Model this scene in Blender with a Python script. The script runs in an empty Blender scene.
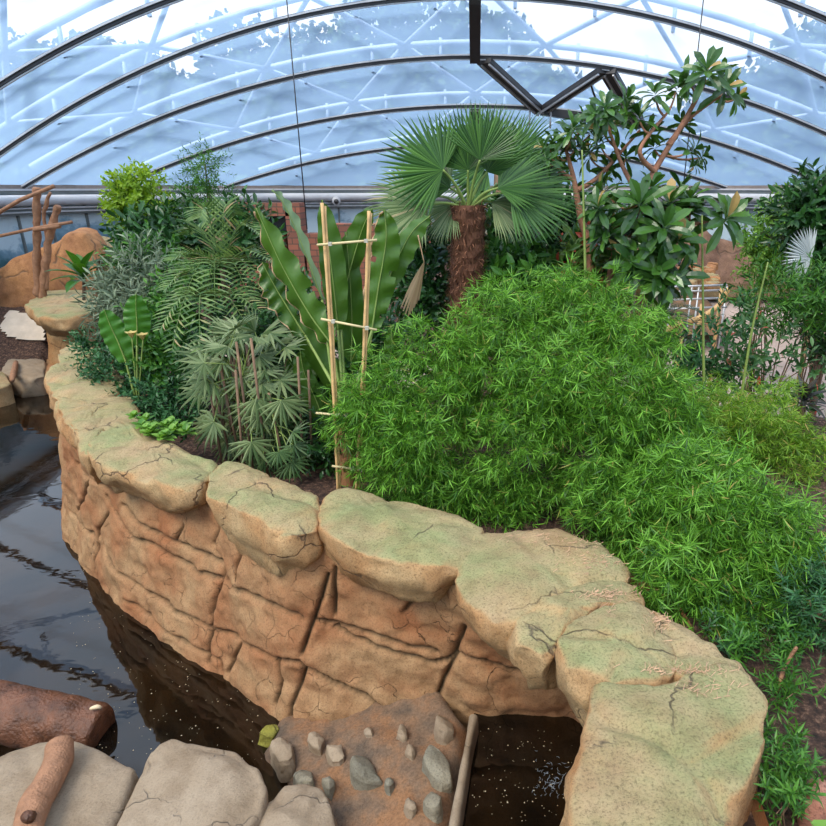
import bpy, math, random
import numpy as np
from mathutils import Vector, noise
random.seed(7); RNG = np.random.default_rng(7)
C = bpy.context.scene.collection
SC = bpy.context.scene
PI = math.pi
# ------------------------------------------------------------------ camera
F = 620.0; VPX = 475.0; CH = 4.0; TH = math.atan(225 / F)
cd = bpy.data.cameras.new('camera'); cam = bpy.data.objects.new('camera', cd); C.objects.link(cam)
cd.sensor_width = 36; cd.lens = F / 826 * 36; cd.shift_x = -(VPX - 413) / 826; cd.clip_end = 400
cam.location = (0, 0, CH); cam.rotation_euler = (PI / 2 - TH, 0, 0); SC.camera = cam
SC.view_settings.view_transform = 'Standard'; SC.view_settings.look = 'None'
SC.view_settings.gamma = 1; SC.view_settings.use_curve_mapping = False
SC.view_settings.exposure = 0.42
SC.cycles.max_bounces = 8; SC.cycles.transparent_max_bounces = 12
SC.cycles.sample_clamp_indirect = 6
# ------------------------------------------------------------------ sky
w = bpy.data.worlds.new('sky'); SC.world = w; w.use_nodes = True
nt = w.node_tree; nt.nodes.clear()
o_ = nt.nodes.new('ShaderNodeOutputWorld'); bg = nt.nodes.new('ShaderNodeBackground')
tc = nt.nodes.new('ShaderNodeTexCoord'); nz = nt.nodes.new('ShaderNodeTexNoise'); cr = nt.nodes.new('ShaderNodeValToRGB')
nz.inputs['Scale'].default_value = 3.2; nz.inputs['Detail'].default_value = 5
cr.color_ramp.elements[0].position = 0.36; cr.color_ramp.elements[0].color = (0.50, 0.68, 0.95, 1)
cr.color_ramp.elements[1].position = 0.52; cr.color_ramp.elements[1].color = (1.0, 0.985, 0.95, 1)
nt.links.new(tc.outputs['Generated'], nz.inputs['Vector']); nt.links.new(nz.outputs['Fac'], cr.inputs['Fac'])
nt.links.new(cr.outputs['Color'], bg.inputs['Color']); bg.inputs['Strength'].default_value = 1.08
nt.links.new(bg.outputs[0], o_.inputs[0])
sd = bpy.data.lights.new('sun', 'SUN'); so = bpy.data.objects.new('sun', sd); C.objects.link(so)
sd.energy = 4.6; sd.angle = math.radians(30); sd.color = (1, 0.93, 0.80)
so.rotation_euler = (math.radians(28), math.radians(-22), 0)

# ------------------------------------------------------------------ projections used to measure the place
def ray(px, py):
    x = (px - VPX) / F; u = (413 - py) / F
    return Vector((x, math.cos(TH) + math.sin(TH) * u, -math.sin(TH) + math.cos(TH) * u))
def P(px, py, Y):
    r = ray(px, py); return r * (Y / r.y) + Vector((0, 0, CH))
def PZ(px, py, z):
    r = ray(px, py); return r * ((z - CH) / r.z) + Vector((0, 0, CH))
def pxof(v):
    d = np.asarray(v) - np.array([0, 0, CH]); c, s = math.cos(TH), math.sin(TH)
    f = d[..., 1] * c - d[..., 2] * s; u = d[..., 1] * s + d[..., 2] * c
    return np.stack([VPX + F * d[..., 0] / f, 413 - F * u / f], -1)

# ------------------------------------------------------------------ materials
MATS = {}
def newmat(name):
    m = bpy.data.materials.new(name); m.use_nodes = True; m.node_tree.nodes.clear(); MATS[name] = m
    nt = m.node_tree
    def N(t, **kw):
        n = nt.nodes.new(t)
        for k, v in kw.items():
            if k in n.inputs: n.inputs[k].default_value = v
            else: setattr(n, k, v)
        return n
    return m, nt, N, nt.links.new
def ramp(N, stops):
    r = N('ShaderNodeValToRGB'); e = r.color_ramp.elements
    while len(e) < len(stops): e.new(0.5)
    for x, (p, c) in zip(e, stops): x.position = p; x.color = (*c, 1) if len(c) == 3 else c
    return r
def plain(name, col, rough=0.6, metal=0.0, var=0.12, scale=6.0, bump=0.0, spec=0.5):
    m, nt, N, L = newmat(name)
    out = N('ShaderNodeOutputMaterial'); b = N('ShaderNodeBsdfPrincipled', Roughness=rough, Metallic=metal)
    b.inputs['Specular IOR Level'].default_value = spec
    n = N('ShaderNodeTexNoise', Scale=scale, Detail=5.0); t = N('ShaderNodeTexCoord')
    L(t.outputs['Object'], n.inputs['Vector'])
    r = ramp(N, [(0.3, tuple(c * (1 - var) for c in col)), (0.7, tuple(min(1, c * (1 + var)) for c in col))])
    L(n.outputs['Fac'], r.inputs['Fac']); L(r.outputs[0], b.inputs['Base Color'])
    if bump:
        bp = N('ShaderNodeBump', Strength=bump, Distance=0.02); n2 = N('ShaderNodeTexNoise', Scale=scale * 5, Detail=6.0)
        L(t.outputs['Object'], n2.inputs['Vector']); L(n2.outputs['Fac'], bp.inputs['Height']); L(bp.outputs[0], b.inputs['Normal'])
    L(b.outputs[0], out.inputs[0]); return m
def leafmat(name, dark, light, rough=0.42, tr=0.3, old=None, oldp=0.03, big=0.0, spec=0.35):
    """leaf colour differs from leaf to leaf; a few are old and dry"""
    m, nt, N, L = newmat(name)
    out = N('ShaderNodeOutputMaterial'); g = N('ShaderNodeNewGeometry')
    stops = [(0.0, dark), (0.95 - oldp, light)]
    if old: stops += [(0.985 - oldp, light), (1.0 - oldp * 0.8, old)]
    r = ramp(N, stops)
    if big:
        n = N('ShaderNodeTexNoise', Scale=big, Detail=4.0); t = N('ShaderNodeTexCoord'); L(t.outputs['Object'], n.inputs['Vector'])
        mx = N('ShaderNodeMath', operation='MULTIPLY_ADD'); mx.inputs[1].default_value = 0.75
        L(n.outputs['Fac'], mx.inputs[0])
        m2 = N('ShaderNodeMath', operation='MULTIPLY'); m2.inputs[1].default_value = 0.3; L(g.outputs['Random Per Island'], m2.inputs[0]); L(m2.outputs[0], mx.inputs[2])
        L(mx.outputs[0], r.inputs['Fac'])
    else: L(g.outputs['Random Per Island'], r.inputs['Fac'])
    b = N('ShaderNodeBsdfPrincipled', Roughness=rough); b.inputs['Specular IOR Level'].default_value = spec
    t_ = N('ShaderNodeBsdfTranslucent'); mix = N('ShaderNodeMixShader', Fac=tr)
    L(r.outputs[0], b.inputs['Base Color'])
    hs = N('ShaderNodeHueSaturation', Hue=0.485, Saturation=1.1, Value=1.25); L(r.outputs[0], hs.inputs['Color']); L(hs.outputs[0], t_.inputs[0])
    L(b.outputs[0], mix.inputs[1]); L(t_.outputs[0], mix.inputs[2]); L(mix.outputs[0], out.inputs[0]); return m
def rockmat(name, base, side, alg=None, algamt=0.6, crack=(0.10, 0.07, 0.05), cscale=1.3, speck=0.85, joint=False, crackw=0.012):
    m, nt, N, L = newmat(name)
    out = N('ShaderNodeOutputMaterial'); b = N('ShaderNodeBsdfPrincipled', Roughness=0.82); b.inputs['Specular IOR Level'].default_value = 0.25
    t = N('ShaderNodeTexCoord'); g = N('ShaderNodeNewGeometry')
    pos = g.outputs['Position']
    n1 = N('ShaderNodeTexNoise', Scale=1.7, Detail=6.0, Roughness=0.6); L(pos, n1.inputs['Vector'])
    r1 = ramp(N, [(0.34, side), (0.62, base)]); L(n1.outputs['Fac'], r1.inputs['Fac'])
    col = r1.outputs[0]
    def mixc(fac, a, bcol, mode='MIX'):
        x = N('ShaderNodeMix', data_type='RGBA', blend_type=mode)
        if hasattr(fac, 'node'): L(fac, x.inputs[0])
        else: x.inputs[0].default_value = fac
        L(a, x.inputs[6])
        if hasattr(bcol, 'node'): L(bcol, x.inputs[7])
        else: x.inputs[7].default_value = (*bcol, 1)
        return x.outputs[2]
    if alg:   # green algae grown on the upward faces
        sp = N('ShaderNodeSeparateXYZ'); L(g.outputs['Normal'], sp.inputs[0])
        n3 = N('ShaderNodeTexNoise', Scale=2.6, Detail=5.0); L(pos, n3.inputs['Vector'])
        a = N('ShaderNodeMath', operation='MULTIPLY_ADD'); a.inputs[1].default_value = 0.8; a.inputs[2].default_value = -0.42
        L(n3.outputs['Fac'], a.inputs[0])
        c = N('ShaderNodeMath', operation='ADD'); L(a.outputs[0], c.inputs[0]); L(sp.outputs['Z'], c.inputs[1])
        n6 = N('ShaderNodeTexNoise', Scale=1.1, Detail=5.0, Roughness=0.65); L(pos, n6.inputs['Vector'])
        r6 = ramp(N, [(0.38, (alg[0] * .72, alg[1] * .98, alg[2] * .85)), (0.5, alg), (0.62, (alg[0] * 1.25, alg[1] * 1.02, alg[2] * 1.15))]); L(n6.outputs['Fac'], r6.inputs['Fac']); alg = r6.outputs[0]
        rr = N('ShaderNodeMapRange'); rr.inputs['From Min'].default_value = 0.5; rr.inputs['From Max'].default_value = 0.95; rr.inputs['To Max'].default_value = algamt
        L(c.outputs[0], rr.inputs[0]); col = mixc(rr.outputs[0], col, alg)
    n4 = N('ShaderNodeTexNoise', Scale=75.0, Detail=5.0, Roughness=0.8); L(pos, n4.inputs['Vector'])
    r4 = ramp(N, [(0.36, (0.42, 0.40, 0.38)), (0.5, (1, 1, 1)), (0.68, (1.12, 1.1, 1.05))]); L(n4.outputs['Fac'], r4.inputs['Fac'])
    col = mixc(speck, col, r4.outputs[0], 'MULTIPLY')
    n5 = N('ShaderNodeTexNoise', Scale=6.0, Detail=7.0, Roughness=0.65); L(pos, n5.inputs['Vector'])
    r5 = ramp(N, [(0.35, (0.66, 0.62, 0.58)), (0.55, (1, 1, 1))]); L(n5.outputs['Fac'], r5.inputs['Fac'])
    col = mixc(0.6, col, r5.outputs[0], 'MULTIPLY')
    # thin hairline cracks
    nd = N('ShaderNodeTexNoise', Scale=3.0, Detail=4.0); L(pos, nd.inputs['Vector'])
    va = N('ShaderNodeVectorMath', operation='MULTIPLY_ADD'); va.inputs[1].default_value = (0.45, 0.45, 0.45); L(nd.outputs['Color'], va.inputs[0]); L(pos, va.inputs[2])
    vo = N('ShaderNodeTexVoronoi', Scale=cscale, feature='DISTANCE_TO_EDGE'); L(va.outputs[0], vo.inputs['Vector'])
    rc = N('ShaderNodeMapRange'); rc.inputs['From Min'].default_value = 0.0; rc.inputs['From Max'].default_value = crackw; rc.inputs['To Min'].default_value = 0.75; rc.inputs['To Max'].default_value = 0.0
    L(vo.outputs['Distance'], rc.inputs[0])
    nk = N('ShaderNodeTexNoise', Scale=1.9, Detail=2.0); L(pos, nk.inputs['Vector'])
    rk = ramp(N, [(0.46, (0, 0, 0)), (0.54, (1, 1, 1))]); L(nk.outputs['Fac'], rk.inputs['Fac'])
    mk = N('ShaderNodeMath', operation='MULTIPLY'); L(rc.outputs[0], mk.inputs[0]); L(rk.outputs[0], mk.inputs[1])
    col = mixc(mk.outputs[0], col, crack)
    if joint:
        at = N('ShaderNodeAttribute', attribute_name='joint'); col = mixc(at.outputs['Fac'], col, crack)
    L(col, b.inputs['Base Color'])
    bp = N('ShaderNodeBump', Strength=0.9, Distance=0.022)
    hh = N('ShaderNodeMath', operation='SUBTRACT'); L(n5.outputs['Fac'], hh.inputs[0]); L(mk.outputs[0], hh.inputs[1])
    h2 = N('ShaderNodeMath', operation='MULTIPLY_ADD'); h2.inputs[1].default_value = 0.35; L(n4.outputs['Fac'], h2.inputs[0]); L(hh.outputs[0], h2.inputs[2])
    L(h2.outputs[0], bp.inputs['Height']); L(bp.outputs[0], b.inputs['Normal'])
    L(b.outputs[0], out.inputs[0]); return m

M_cap = rockmat('cap_rock', (0.50, 0.34, 0.175), (0.46, 0.23, 0.095), alg=(0.31, 0.285, 0.145), algamt=0.8)
M_wall = rockmat('wall_rock', (0.42, 0.255, 0.13), (0.36, 0.15, 0.065), joint=True, crack=(0.04, 0.03, 0.015), speck=0.7, cscale=2.6, crackw=0.008)
M_boulder = rockmat('boulder_rock', (0.37, 0.285, 0.20), (0.30, 0.22, 0.145), speck=0.4, cscale=0.9, crack=(0.3, 0.24, 0.18), crackw=0.006)
M_grey = rockmat('grey_stone', (0.34, 0.30, 0.22), (0.20, 0.185, 0.14), speck=0.7)
M_orange = rockmat('orange_rock', (0.50, 0.24, 0.10), (0.33, 0.15, 0.07), cscale=0.5, crackw=0.02)
M_red = rockmat('red_stone', (0.5, 0.2, 0.12), (0.4, 0.2, 0.15))
M_mossy = rockmat('mossy_stone', (0.30, 0.28, 0.05), (0.2, 0.2, 0.05))
M_brick = None

class G:
    def __init__(s): s.v = []; s.f = []; s.n = 0; s.lv = {}
    def add(s, v, f):
        n = s.n; s.v.append(np.asarray(v, float).reshape(-1, 3)); s.f.extend([tuple(i + n for i in q) for q in f]); s.n += len(s.v[-1])
    def many(s, tv, tf, R, pos):
        """N transformed copies of a template"""
        tv = np.asarray(tv, float); k = len(tv); N = len(pos)
        V = np.einsum('nij,kj->nki', R, tv) + pos[:, None, :]
        n = s.n; s.v.append(V.reshape(-1, 3))
        for i in range(N):
            o = n + i * k; s.f.extend([tuple(j + o for j in q) for q in tf])
        s.n += N * k
    def build(s, name, mat, parent=None, smooth=True, loc=None):
        me = bpy.data.meshes.new(name)
        V = np.concatenate(s.v) if s.v else np.zeros((0, 3))
        o = bpy.data.objects.new(name, me); C.objects.link(o)
        off = np.zeros(3)
        if parent is not None:
            off = np.array(parent.matrix_world.translation if parent.parent is None else parent.matrix_world.translation)
            off = np.array(world_loc(parent))
            o.parent = parent
        elif loc is not None: off = np.array(loc); o.location = loc
        me.from_pydata((V - off).tolist(), [], s.f)
        if mat: me.materials.append(mat)
        if smooth: me.polygons.foreach_set('use_smooth', [True] * len(me.polygons))
        me.update(); return o
def world_loc(o):
    v = Vector(o.location)
    while o.parent: o = o.parent; v += Vector(o.location)
    return v
def tag(o, label, cat, group=None, kind=None):
    if label: o['label'] = label
    if cat: o['category'] = cat
    if group: o['group'] = group
    if kind: o['kind'] = kind
    return o
def thing(name, loc, label, cat, group=None):
    o = bpy.data.objects.new(name, None); C.objects.link(o); o.location = loc; o.empty_display_size = 0.1
    return tag(o, label, cat, group)
def struct(g, name, mat, smooth=True):
    o = g.build(name, mat, None, smooth); o['kind'] = 'structure'; return o

def tube(g, pts, rad, seg=8, cap=True):
    pts = [Vector(p) for p in pts]; n = len(pts)
    if not hasattr(rad, '__len__'): rad = [rad] * n
    V = []; prev = None
    for i, p in enumerate(pts):
        t = (pts[min(i + 1, n - 1)] - pts[max(i - 1, 0)]).normalized()
        if prev is None:
            a = Vector((0, 0, 1)) if abs(t.z) < 0.9 else Vector((1, 0, 0)); prev = t.cross(a).normalized()
        u = (prev - t * prev.dot(t)).normalized(); prev = u; v = t.cross(u)
        for k in range(seg):
            a = 2 * PI * k / seg; V.append(p + (u * math.cos(a) + v * math.sin(a)) * rad[i])
    Fc = [(i * seg + k, i * seg + (k + 1) % seg, (i + 1) * seg + (k + 1) % seg, (i + 1) * seg + k) for i in range(n - 1) for k in range(seg)]
    if cap: Fc += [tuple(range(seg))[::-1], tuple((n - 1) * seg + k for k in range(seg))]
    g.add([tuple(v) for v in V], Fc)
def bar(g, a, b, w, h, up=(0, 0, 1)):
    a = Vector(a); b = Vector(b); t = (b - a).normalized(); u = Vector(up); s = t.cross(u).normalized() * w / 2; n = s.cross(t).normalized() * h / 2
    V = [p + x * s + y * n for p in (a, b) for x, y in ((-1, -1), (1, -1), (1, 1), (-1, 1))]
    g.add([tuple(v) for v in V], [(0, 3, 2, 1), (4, 5, 6, 7), (0, 1, 5, 4), (1, 2, 6, 5), (2, 3, 7, 6), (3, 0, 4, 7)])
def box(g, c, d):
    x, y, z = c; a, b, e = d[0] / 2, d[1] / 2, d[2] / 2
    V = [(x + i * a, y + j * b, z + k * e) for k in (-1, 1) for i, j in ((-1, -1), (1, -1), (1, 1), (-1, 1))]
    g.add(V, [(0, 3, 2, 1), (4, 5, 6, 7), (0, 1, 5, 4), (1, 2, 6, 5), (2, 3, 7, 6), (3, 0, 4, 7)])
def spline(pts, n):
    """Catmull-Rom through the points"""
    pts = [Vector(p) for p in pts]; m = len(pts)
    if m == 2: return [pts[0].lerp(pts[1], i / n) for i in range(n + 1)]
    out = []
    for i in range(n + 1):
        t = i / n * (m - 1); k = min(int(t), m - 2); u = t - k
        p0 = pts[max(k - 1, 0)]; p1 = pts[k]; p2 = pts[k + 1]; p3 = pts[min(k + 2, m - 1)]
        out.append(0.5 * ((2 * p1) + (p2 - p0) * u + (2 * p0 - 5 * p1 + 4 * p2 - p3) * u * u + (3 * p1 - p0 - 3 * p2 + p3) * u ** 3))
    return out
def fbm(v, o=4): return noise.fractal(Vector(v), 0.9, 2.1, o)

def rock(name, outline, zt, thick, mat, parent=None, sm_n=1, flatshade=False, crown=0.05, under=0.8, amp=0.035, bulge=1.03, seed=0, zl=None, tilt=(0, 0), freq=3.0, ns=110, facets=11):
    """a rock slab: irregular top outline (world x, y), rounded brow, undercut rough sides, bottom"""
    pts = [Vector((p[0], p[1], 0)) for p in outline]
    cx = sum(p.x for p in pts) / len(pts); cy = sum(p.y for p in pts) / len(pts)
    # resample
    loop = pts + [pts[0]]; L = [0]
    for a, b in zip(loop, loop[1:]): L.append(L[-1] + (b - a).length)
    rs = []; k = 0
    for i in range(ns):
        d = L[-1] * i / ns
        while L[k + 1] < d: k += 1
        rs.append(loop[k].lerp(loop[k + 1], (d - L[k]) / (L[k + 1] - L[k])))
    for _ in range(sm_n): rs = [(rs[i - 1] + rs[i] * 2 + rs[(i + 1) % ns]) / 4 for i in range(ns)]
    prof = [(t, 0) for t in (0.12, 0.25, 0.38, 0.5, 0.62, 0.73, 0.83, 0.9, 0.95)] + [(0.985, 0.015), (1.0, 0.07), (bulge - 0.01, 0.16), (bulge, 0.3), (bulge - 0.01, 0.44), (0.55 * bulge + 0.45 * under, 0.6), (under * 1.05, 0.8), (under, 0.95), (under * 0.8, 1.0), (under * 0.4, 1.0)]
    V = [(cx, cy, zt + crown)]; 
    for s, d in prof:
        for p in rs:
            z = zt + crown * (1 - min(s, 1) ** 2) if d == 0 else zt - thick * d
            V.append((cx + (p.x - cx) * s, cy + (p.y - cy) * s, z))
    V.append((cx, cy, zt - thick))
    rp_ = random.Random(seed * 13 + 5); VA = np.array(V); cen = np.array([cx, cy, zt - thick * .4]); ext = VA - cen
    for k in range(facets):
        a = 2 * PI * (k + rp_.uniform(-.3, .3)) / facets * 1.0; e = rp_.choice([-.55, -.35, -.1, .1, .5]) ; nv = np.array([math.cos(a) * math.cos(e), math.sin(a) * math.cos(e), math.sin(e)])
        dd = ext @ nv; lim = dd.max() * rp_.uniform(.89, .97); ov = np.clip(dd - lim, 0, None); ext = ext - ov[:, None] * nv * .92
    V = [tuple(v) for v in ext + cen]
    W = []
    for x, y, z in V:
        q = Vector((x * freq + seed * 7.3, y * freq, z * freq * 1.6)); n = noise.noise_vector(q) * amp + noise.noise_vector(q * 2.7) * amp * 0.45 + noise.noise_vector(q * 6.5) * amp * 0.22
        # broad chiselled planes
        d, _ = noise.voronoi(Vector((x * 1.6 + seed, y * 1.6, z * 3)), distance_metric='DISTANCE', exponent=2)
        c = (d[1] - d[0]); e = -amp * 1.3 * max(0, 1 - c * 6)
        W.append((x + n.x, y + n.y, z + n.z * 0.7 + e * 0.6 + tilt[0] * (x - cx) + tilt[1] * (y - cy)))
    Fc = [(0, 1 + i, 1 + (i + 1) % ns) for i in range(ns)]
    R = len(prof)
    for r in range(R - 1):
        a = 1 + r * ns; b = a + ns
        Fc += [(a + i, b + i, b + (i + 1) % ns, a + (i + 1) % ns) for i in range(ns)]
    a = 1 + (R - 1) * ns; Fc += [(a + i, len(V) - 1, a + (i + 1) % ns) for i in range(ns)]
    g = G(); g.add(W, Fc); 
    return g.build(name, mat, parent, not flatshade, None if parent is not None else (cx, cy, zt - thick))
def pz(l, z): return [PZ(x, y, z) for x, y in l]

# =================================================================== THE ROOF
M_steel = plain('dark_steel', (0.045, 0.043, 0.045), 0.45, 0.3)
M_alu = plain('aluminium', (0.55, 0.55, 0.56), 0.4, 0.6)
M_tube = plain('white_tube', (0.24, 0.32, 0.46), 0.5)
m, nt, N, L = newmat('roof_foil')
out = N('ShaderNodeOutputMaterial'); tr = N('ShaderNodeBsdfTransparent'); tr.inputs[0].default_value = (0.98, 0.98, 0.98, 1)
tl = N('ShaderNodeBsdfTranslucent'); tl.inputs[0].default_value = (0.37, 0.59, 0.97, 1)
gl = N('ShaderNodeBsdfGlossy', Roughness=0.15); mx = N('ShaderNodeMixShader', Fac=0.42); mx2 = N('ShaderNodeMixShader', Fac=0.04)
L(tr.outputs[0], mx.inputs[1]); L(tl.outputs[0], mx.inputs[2]); L(mx.outputs[0], mx2.inputs[1]); L(gl.outputs[0], mx2.inputs[2]); L(mx2.outputs[0], out.inputs[0])
M_foil = m
RY = [-9, -6, 0, 6, 10.9, 13.3, 15.6, 17.9, 20.2, 22.7, 24.6, 25.6]
RW = [6, 10, 12.4, 12.4, 12.4, 12.4, 12.4, 12.4, 11.05, 8.8, 5.0, 0.6]
RH = [2.5, 3.6, 4.6, 4.6, 4.4, 4.15, 3.93, 3.18, 2.31, 1.44, 0.6, 0.03]
def WH(Y): return float(np.interp(Y, RY, RW)), float(np.interp(Y, RY, RH))
def roof(x, Y, off=0.0):
    W, H = WH(Y); return Vector((x, Y, CH + H * (1 - (x / W) ** 2) + off))
def arc(Y, off=0.0, n=48):
    W, H = WH(Y); r = []
    for i in range(n + 1):
        x = W * math.sin(PI / 2 * (2 * i / n - 1)); z = CH + H * (1 - (x / W) ** 2)
        nr = Vector((2 * H * x / W ** 2, 0, 1)).normalized(); r.append(Vector((x, Y, z)) + nr * off)
    return r
YS = []
for a, b in zip(RY, RY[1:]): YS += [(a + (b - a) * k / 6, math.sin(PI * k / 6) * 0.16) for k in range(6)]
YS.append((RY[-1], 0))
g = G(); V = []
for Y, bl in YS: V += [tuple(p) for p in arc(Y, bl * 0.6)]
n = 49; g.add(V, [(r * n + i, r * n + i + 1, (r + 1) * n + i + 1, (r + 1) * n + i) for r in range(len(YS) - 1) for i in range(n - 1)])
struct(g, 'ceiling', M_foil)
ti = [0]
def trim(g, mat, smooth=True):
    ti[0] += 1; return struct(g, 'trim_%d' % ti[0], mat, smooth)
def ribbon(g, pts, w, h):
    """box-section beam along an arc in a plane of constant Y"""
    V = []; m = len(pts)
    for i, p in enumerate(pts):
        t = (pts[min(i + 1, m - 1)] - pts[max(i - 1, 0)]).normalized(); nr = Vector((-t.z, 0, t.x))
        for a, b in ((-1, -1), (1, -1), (1, 1), (-1, 1)): V.append(tuple(p + Vector((0, a * w / 2, 0)) + nr * (b * h / 2)))
    Fc = [(i * 4 + k, i * 4 + (k + 1) % 4, i * 4 + 4 + (k + 1) % 4, i * 4 + 4 + k) for i in range(m - 1) for k in range(4)]
    g.add(V, Fc)
for Y in RY[2:10]:
    g = G(); ribbon(g, arc(Y, -0.04, 64), 0.09, 0.11); trim(g, M_steel, False)
    g = G(); ribbon(g, arc(Y, -0.11, 64), 0.04, 0.025)
    ribbon(g, arc(Y - 0.065, -0.03, 64), 0.03, 0.035); trim(g, M_alu, False)
# ridge pieces
for a, b in ((6, 10.9), (10.9, 13.3), (13.3, 15.6), (15.6, 17.9), (20.2, 22.7)):
    g = G(); p = roof(0, a, -0.12); q = roof(0, b, -0.12); bar(g, p, q, 0.26, 0.18); trim(g, M_steel, False)
# outer frame of white tubes above the foil
OY = [9.0, 11.6, 13.9, 16.2, 18.5, 20.9, 23.4]
nodes = []
for j, Y in enumerate(OY):
    g = G(); tube(g, arc(Y, 0.62, 40), 0.075 if j % 2 == 0 else 0.07, 8); 
    W, H = WH(Y); nd = []
    for k in range(-3, 5):
        x = (k * 3.6 + (1.8 if j % 2 else 0)) - 1.8
        if abs(x) < W * 0.97: nd.append((x, Y))
    for x, Y_ in nd:
        for dx in (-0.9, 0.9):
            if abs(x + dx) < W * 0.95:
                p = roof(x + dx, Y, .08); tube(g, [p, p + Vector((0, 0, 0.66))], 0.045, 6)
    trim(g, M_tube); nodes.append(nd)
def onode(x, Y):
    W, H = WH(Y); nr = Vector((2 * H * x / W ** 2, 0, 1)).normalized(); return roof(x, Y) + nr * 0.62
for j in range(len(OY) - 1):
    g = G()
    for x, Y in nodes[j]:
        for x2, Y2 in nodes[j + 1]:
            if abs(abs(x - x2) - 1.8) < 0.2: tube(g, [onode(x, Y), onode(x2, Y2)], 0.06, 6)
    trim(g, M_tube)
# open roof vent with box-section frame
def RP(px, Y):
    r = ray(px, 100); x = 0
    # pixel column at this depth on the roof
    for _ in range(8):
        z = roof(x, Y).z; d = Y * math.cos(TH) - (z - CH) * math.sin(TH); x = (px - VPX) / F * d
    return roof(x, Y, -0.14)
v = thing('roof_vent', RP(540, 20.2), 'dark steel V-shaped roof vent frame hanging below the foil right of the ridge', 'roof vent')
for a, b in (((484, 17.9), (541, 20.2)), ((541, 20.2), (604, 17.9)), ((608, 17.9), (640, 20.2))):
    p = RP(*a); q = RP(*b); d = (q - p).normalized(); s = Vector((d.y, -d.x, 0)) * 0.17
    g = G(); bar(g, p, q, 0.42, 0.12); g.build('frame_beam', M_steel, v, False)
    g = G(); bar(g, p + s + Vector((0, 0, -0.09)), q + s + Vector((0, 0, -0.09)), 0.05, 0.05); bar(g, p - s * 0.5 + Vector((0, 0, -0.09)), q - s * 0.5 + Vector((0, 0, -0.09)), 0.04, 0.04); g.build('edge_rail', M_alu, v, False)
g = G(); bar(g, RP(541, 20.15), RP(640, 20.15), 0.3, 0.2); g.build('cross_beam', M_steel, v, False)
for px in (530, 551):
    g = G(); p = RP(px, 19.9); tube(g, [p, p + Vector((0, -0.02, -0.55))], 0.03, 6); g.build('strut', M_alu, v)
g = G(); tube(g, spline([RP(590, 18.4), RP(600, 18.9) + Vector((0, 0, -.25)), RP(620, 18.9) + Vector((0, 0, -.25)), RP(632, 18.6)], 12), 0.03, 6); g.build('cable_loop', M_steel, v)
# hanging wires
for px, Y in ((292, 13.3), (697, 13.3)):
    t_ = P(px, 60, Y); g = G(); zt = roof(t_.x, Y).z - .1
    tube(g, [(t_.x, Y, 3.7 if px > 400 else 3.2), (t_.x, Y, zt)], 0.012, 5)
    tag(g.build('hanging_wire', M_steel, None, True, (t_.x, Y, 3.5)), 'thin dark wire hanging from the roof ' + ('left of the banana plant' if px < 400 else 'above the tallest glossy-leaved tree'), 'wire')

# =================================================================== WALLS
PLAN = [(-RW[i], RY[i]) for i in range(len(RY))] + [(RW[i], RY[i]) for i in range(len(RY) - 1, -1, -1)]
def ring(inset, n=160):
    p = spline([(x * (1 - inset / 12.4), y - (inset if y > 20 else 0) * 0.6, 0) for x, y in PLAN], n); return p + [p[0]]
def wallband(g, pts, z0, z1, th):
    V = []; m = len(pts)
    for i, p in enumerate(pts):
        t = (pts[min(i + 1, m - 1)] - pts[max(i - 1, 0)]).normalized(); nr = Vector((t.y, -t.x, 0)) * th
        V += [(p.x, p.y, z0), (p.x, p.y, z1), (p.x - nr.x, p.y - nr.y, z1), (p.x - nr.x, p.y - nr.y, z0)]
    g.add(V, [(i * 4 + k, i * 4 + (k + 1) % 4, i * 4 + 4 + (k + 1) % 4, i * 4 + 4 + k) for i in range(m - 1) for k in range(4)])
m, nt, N, L = newmat('forest_mural')
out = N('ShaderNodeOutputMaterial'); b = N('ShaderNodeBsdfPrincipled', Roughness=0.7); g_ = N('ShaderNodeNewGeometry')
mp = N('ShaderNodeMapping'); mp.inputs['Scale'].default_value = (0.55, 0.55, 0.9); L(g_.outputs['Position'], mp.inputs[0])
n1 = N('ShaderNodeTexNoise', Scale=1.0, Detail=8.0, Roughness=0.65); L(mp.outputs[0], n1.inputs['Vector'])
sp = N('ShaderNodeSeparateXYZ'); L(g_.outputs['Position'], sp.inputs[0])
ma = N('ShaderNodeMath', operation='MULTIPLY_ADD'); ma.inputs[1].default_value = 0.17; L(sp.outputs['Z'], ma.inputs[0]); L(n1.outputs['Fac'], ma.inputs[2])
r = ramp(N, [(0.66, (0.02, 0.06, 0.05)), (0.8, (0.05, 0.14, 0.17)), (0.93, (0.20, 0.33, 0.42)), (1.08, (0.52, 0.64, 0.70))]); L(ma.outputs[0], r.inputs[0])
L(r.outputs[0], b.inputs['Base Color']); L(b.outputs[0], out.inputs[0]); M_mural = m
M_white = plain('gutter_white', (0.50, 0.50, 0.52), 0.4, var=0.06)
M_dgrey = plain('dark_rail', (0.16, 0.18, 0.18), 0.5)
M_brown = plain('brown_trim', (0.22, 0.18, 0.16), 0.5)
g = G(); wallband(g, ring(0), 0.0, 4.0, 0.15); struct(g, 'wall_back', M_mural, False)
g = G(); wallband(g, ring(0.16), 3.98, 4.08, 0.22); trim(g, M_brown, False)
g = G(); wallband(g, ring(0.24), 3.93, 3.98, 0.22); trim(g, M_white, False)
g = G(); wallband(g, ring(0.2), 3.84, 3.93, 0.2); trim(g, M_dgrey, False)
g = G(); tube(g, [p + Vector((0, 0, 3.68)) for p in ring(0.34)[:-1]], 0.15, 10, False); trim(g, M_white)
g = G(); wallband(g, ring(0.22), 3.30, 3.52, 0.1); trim(g, M_dgrey, False)
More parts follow.
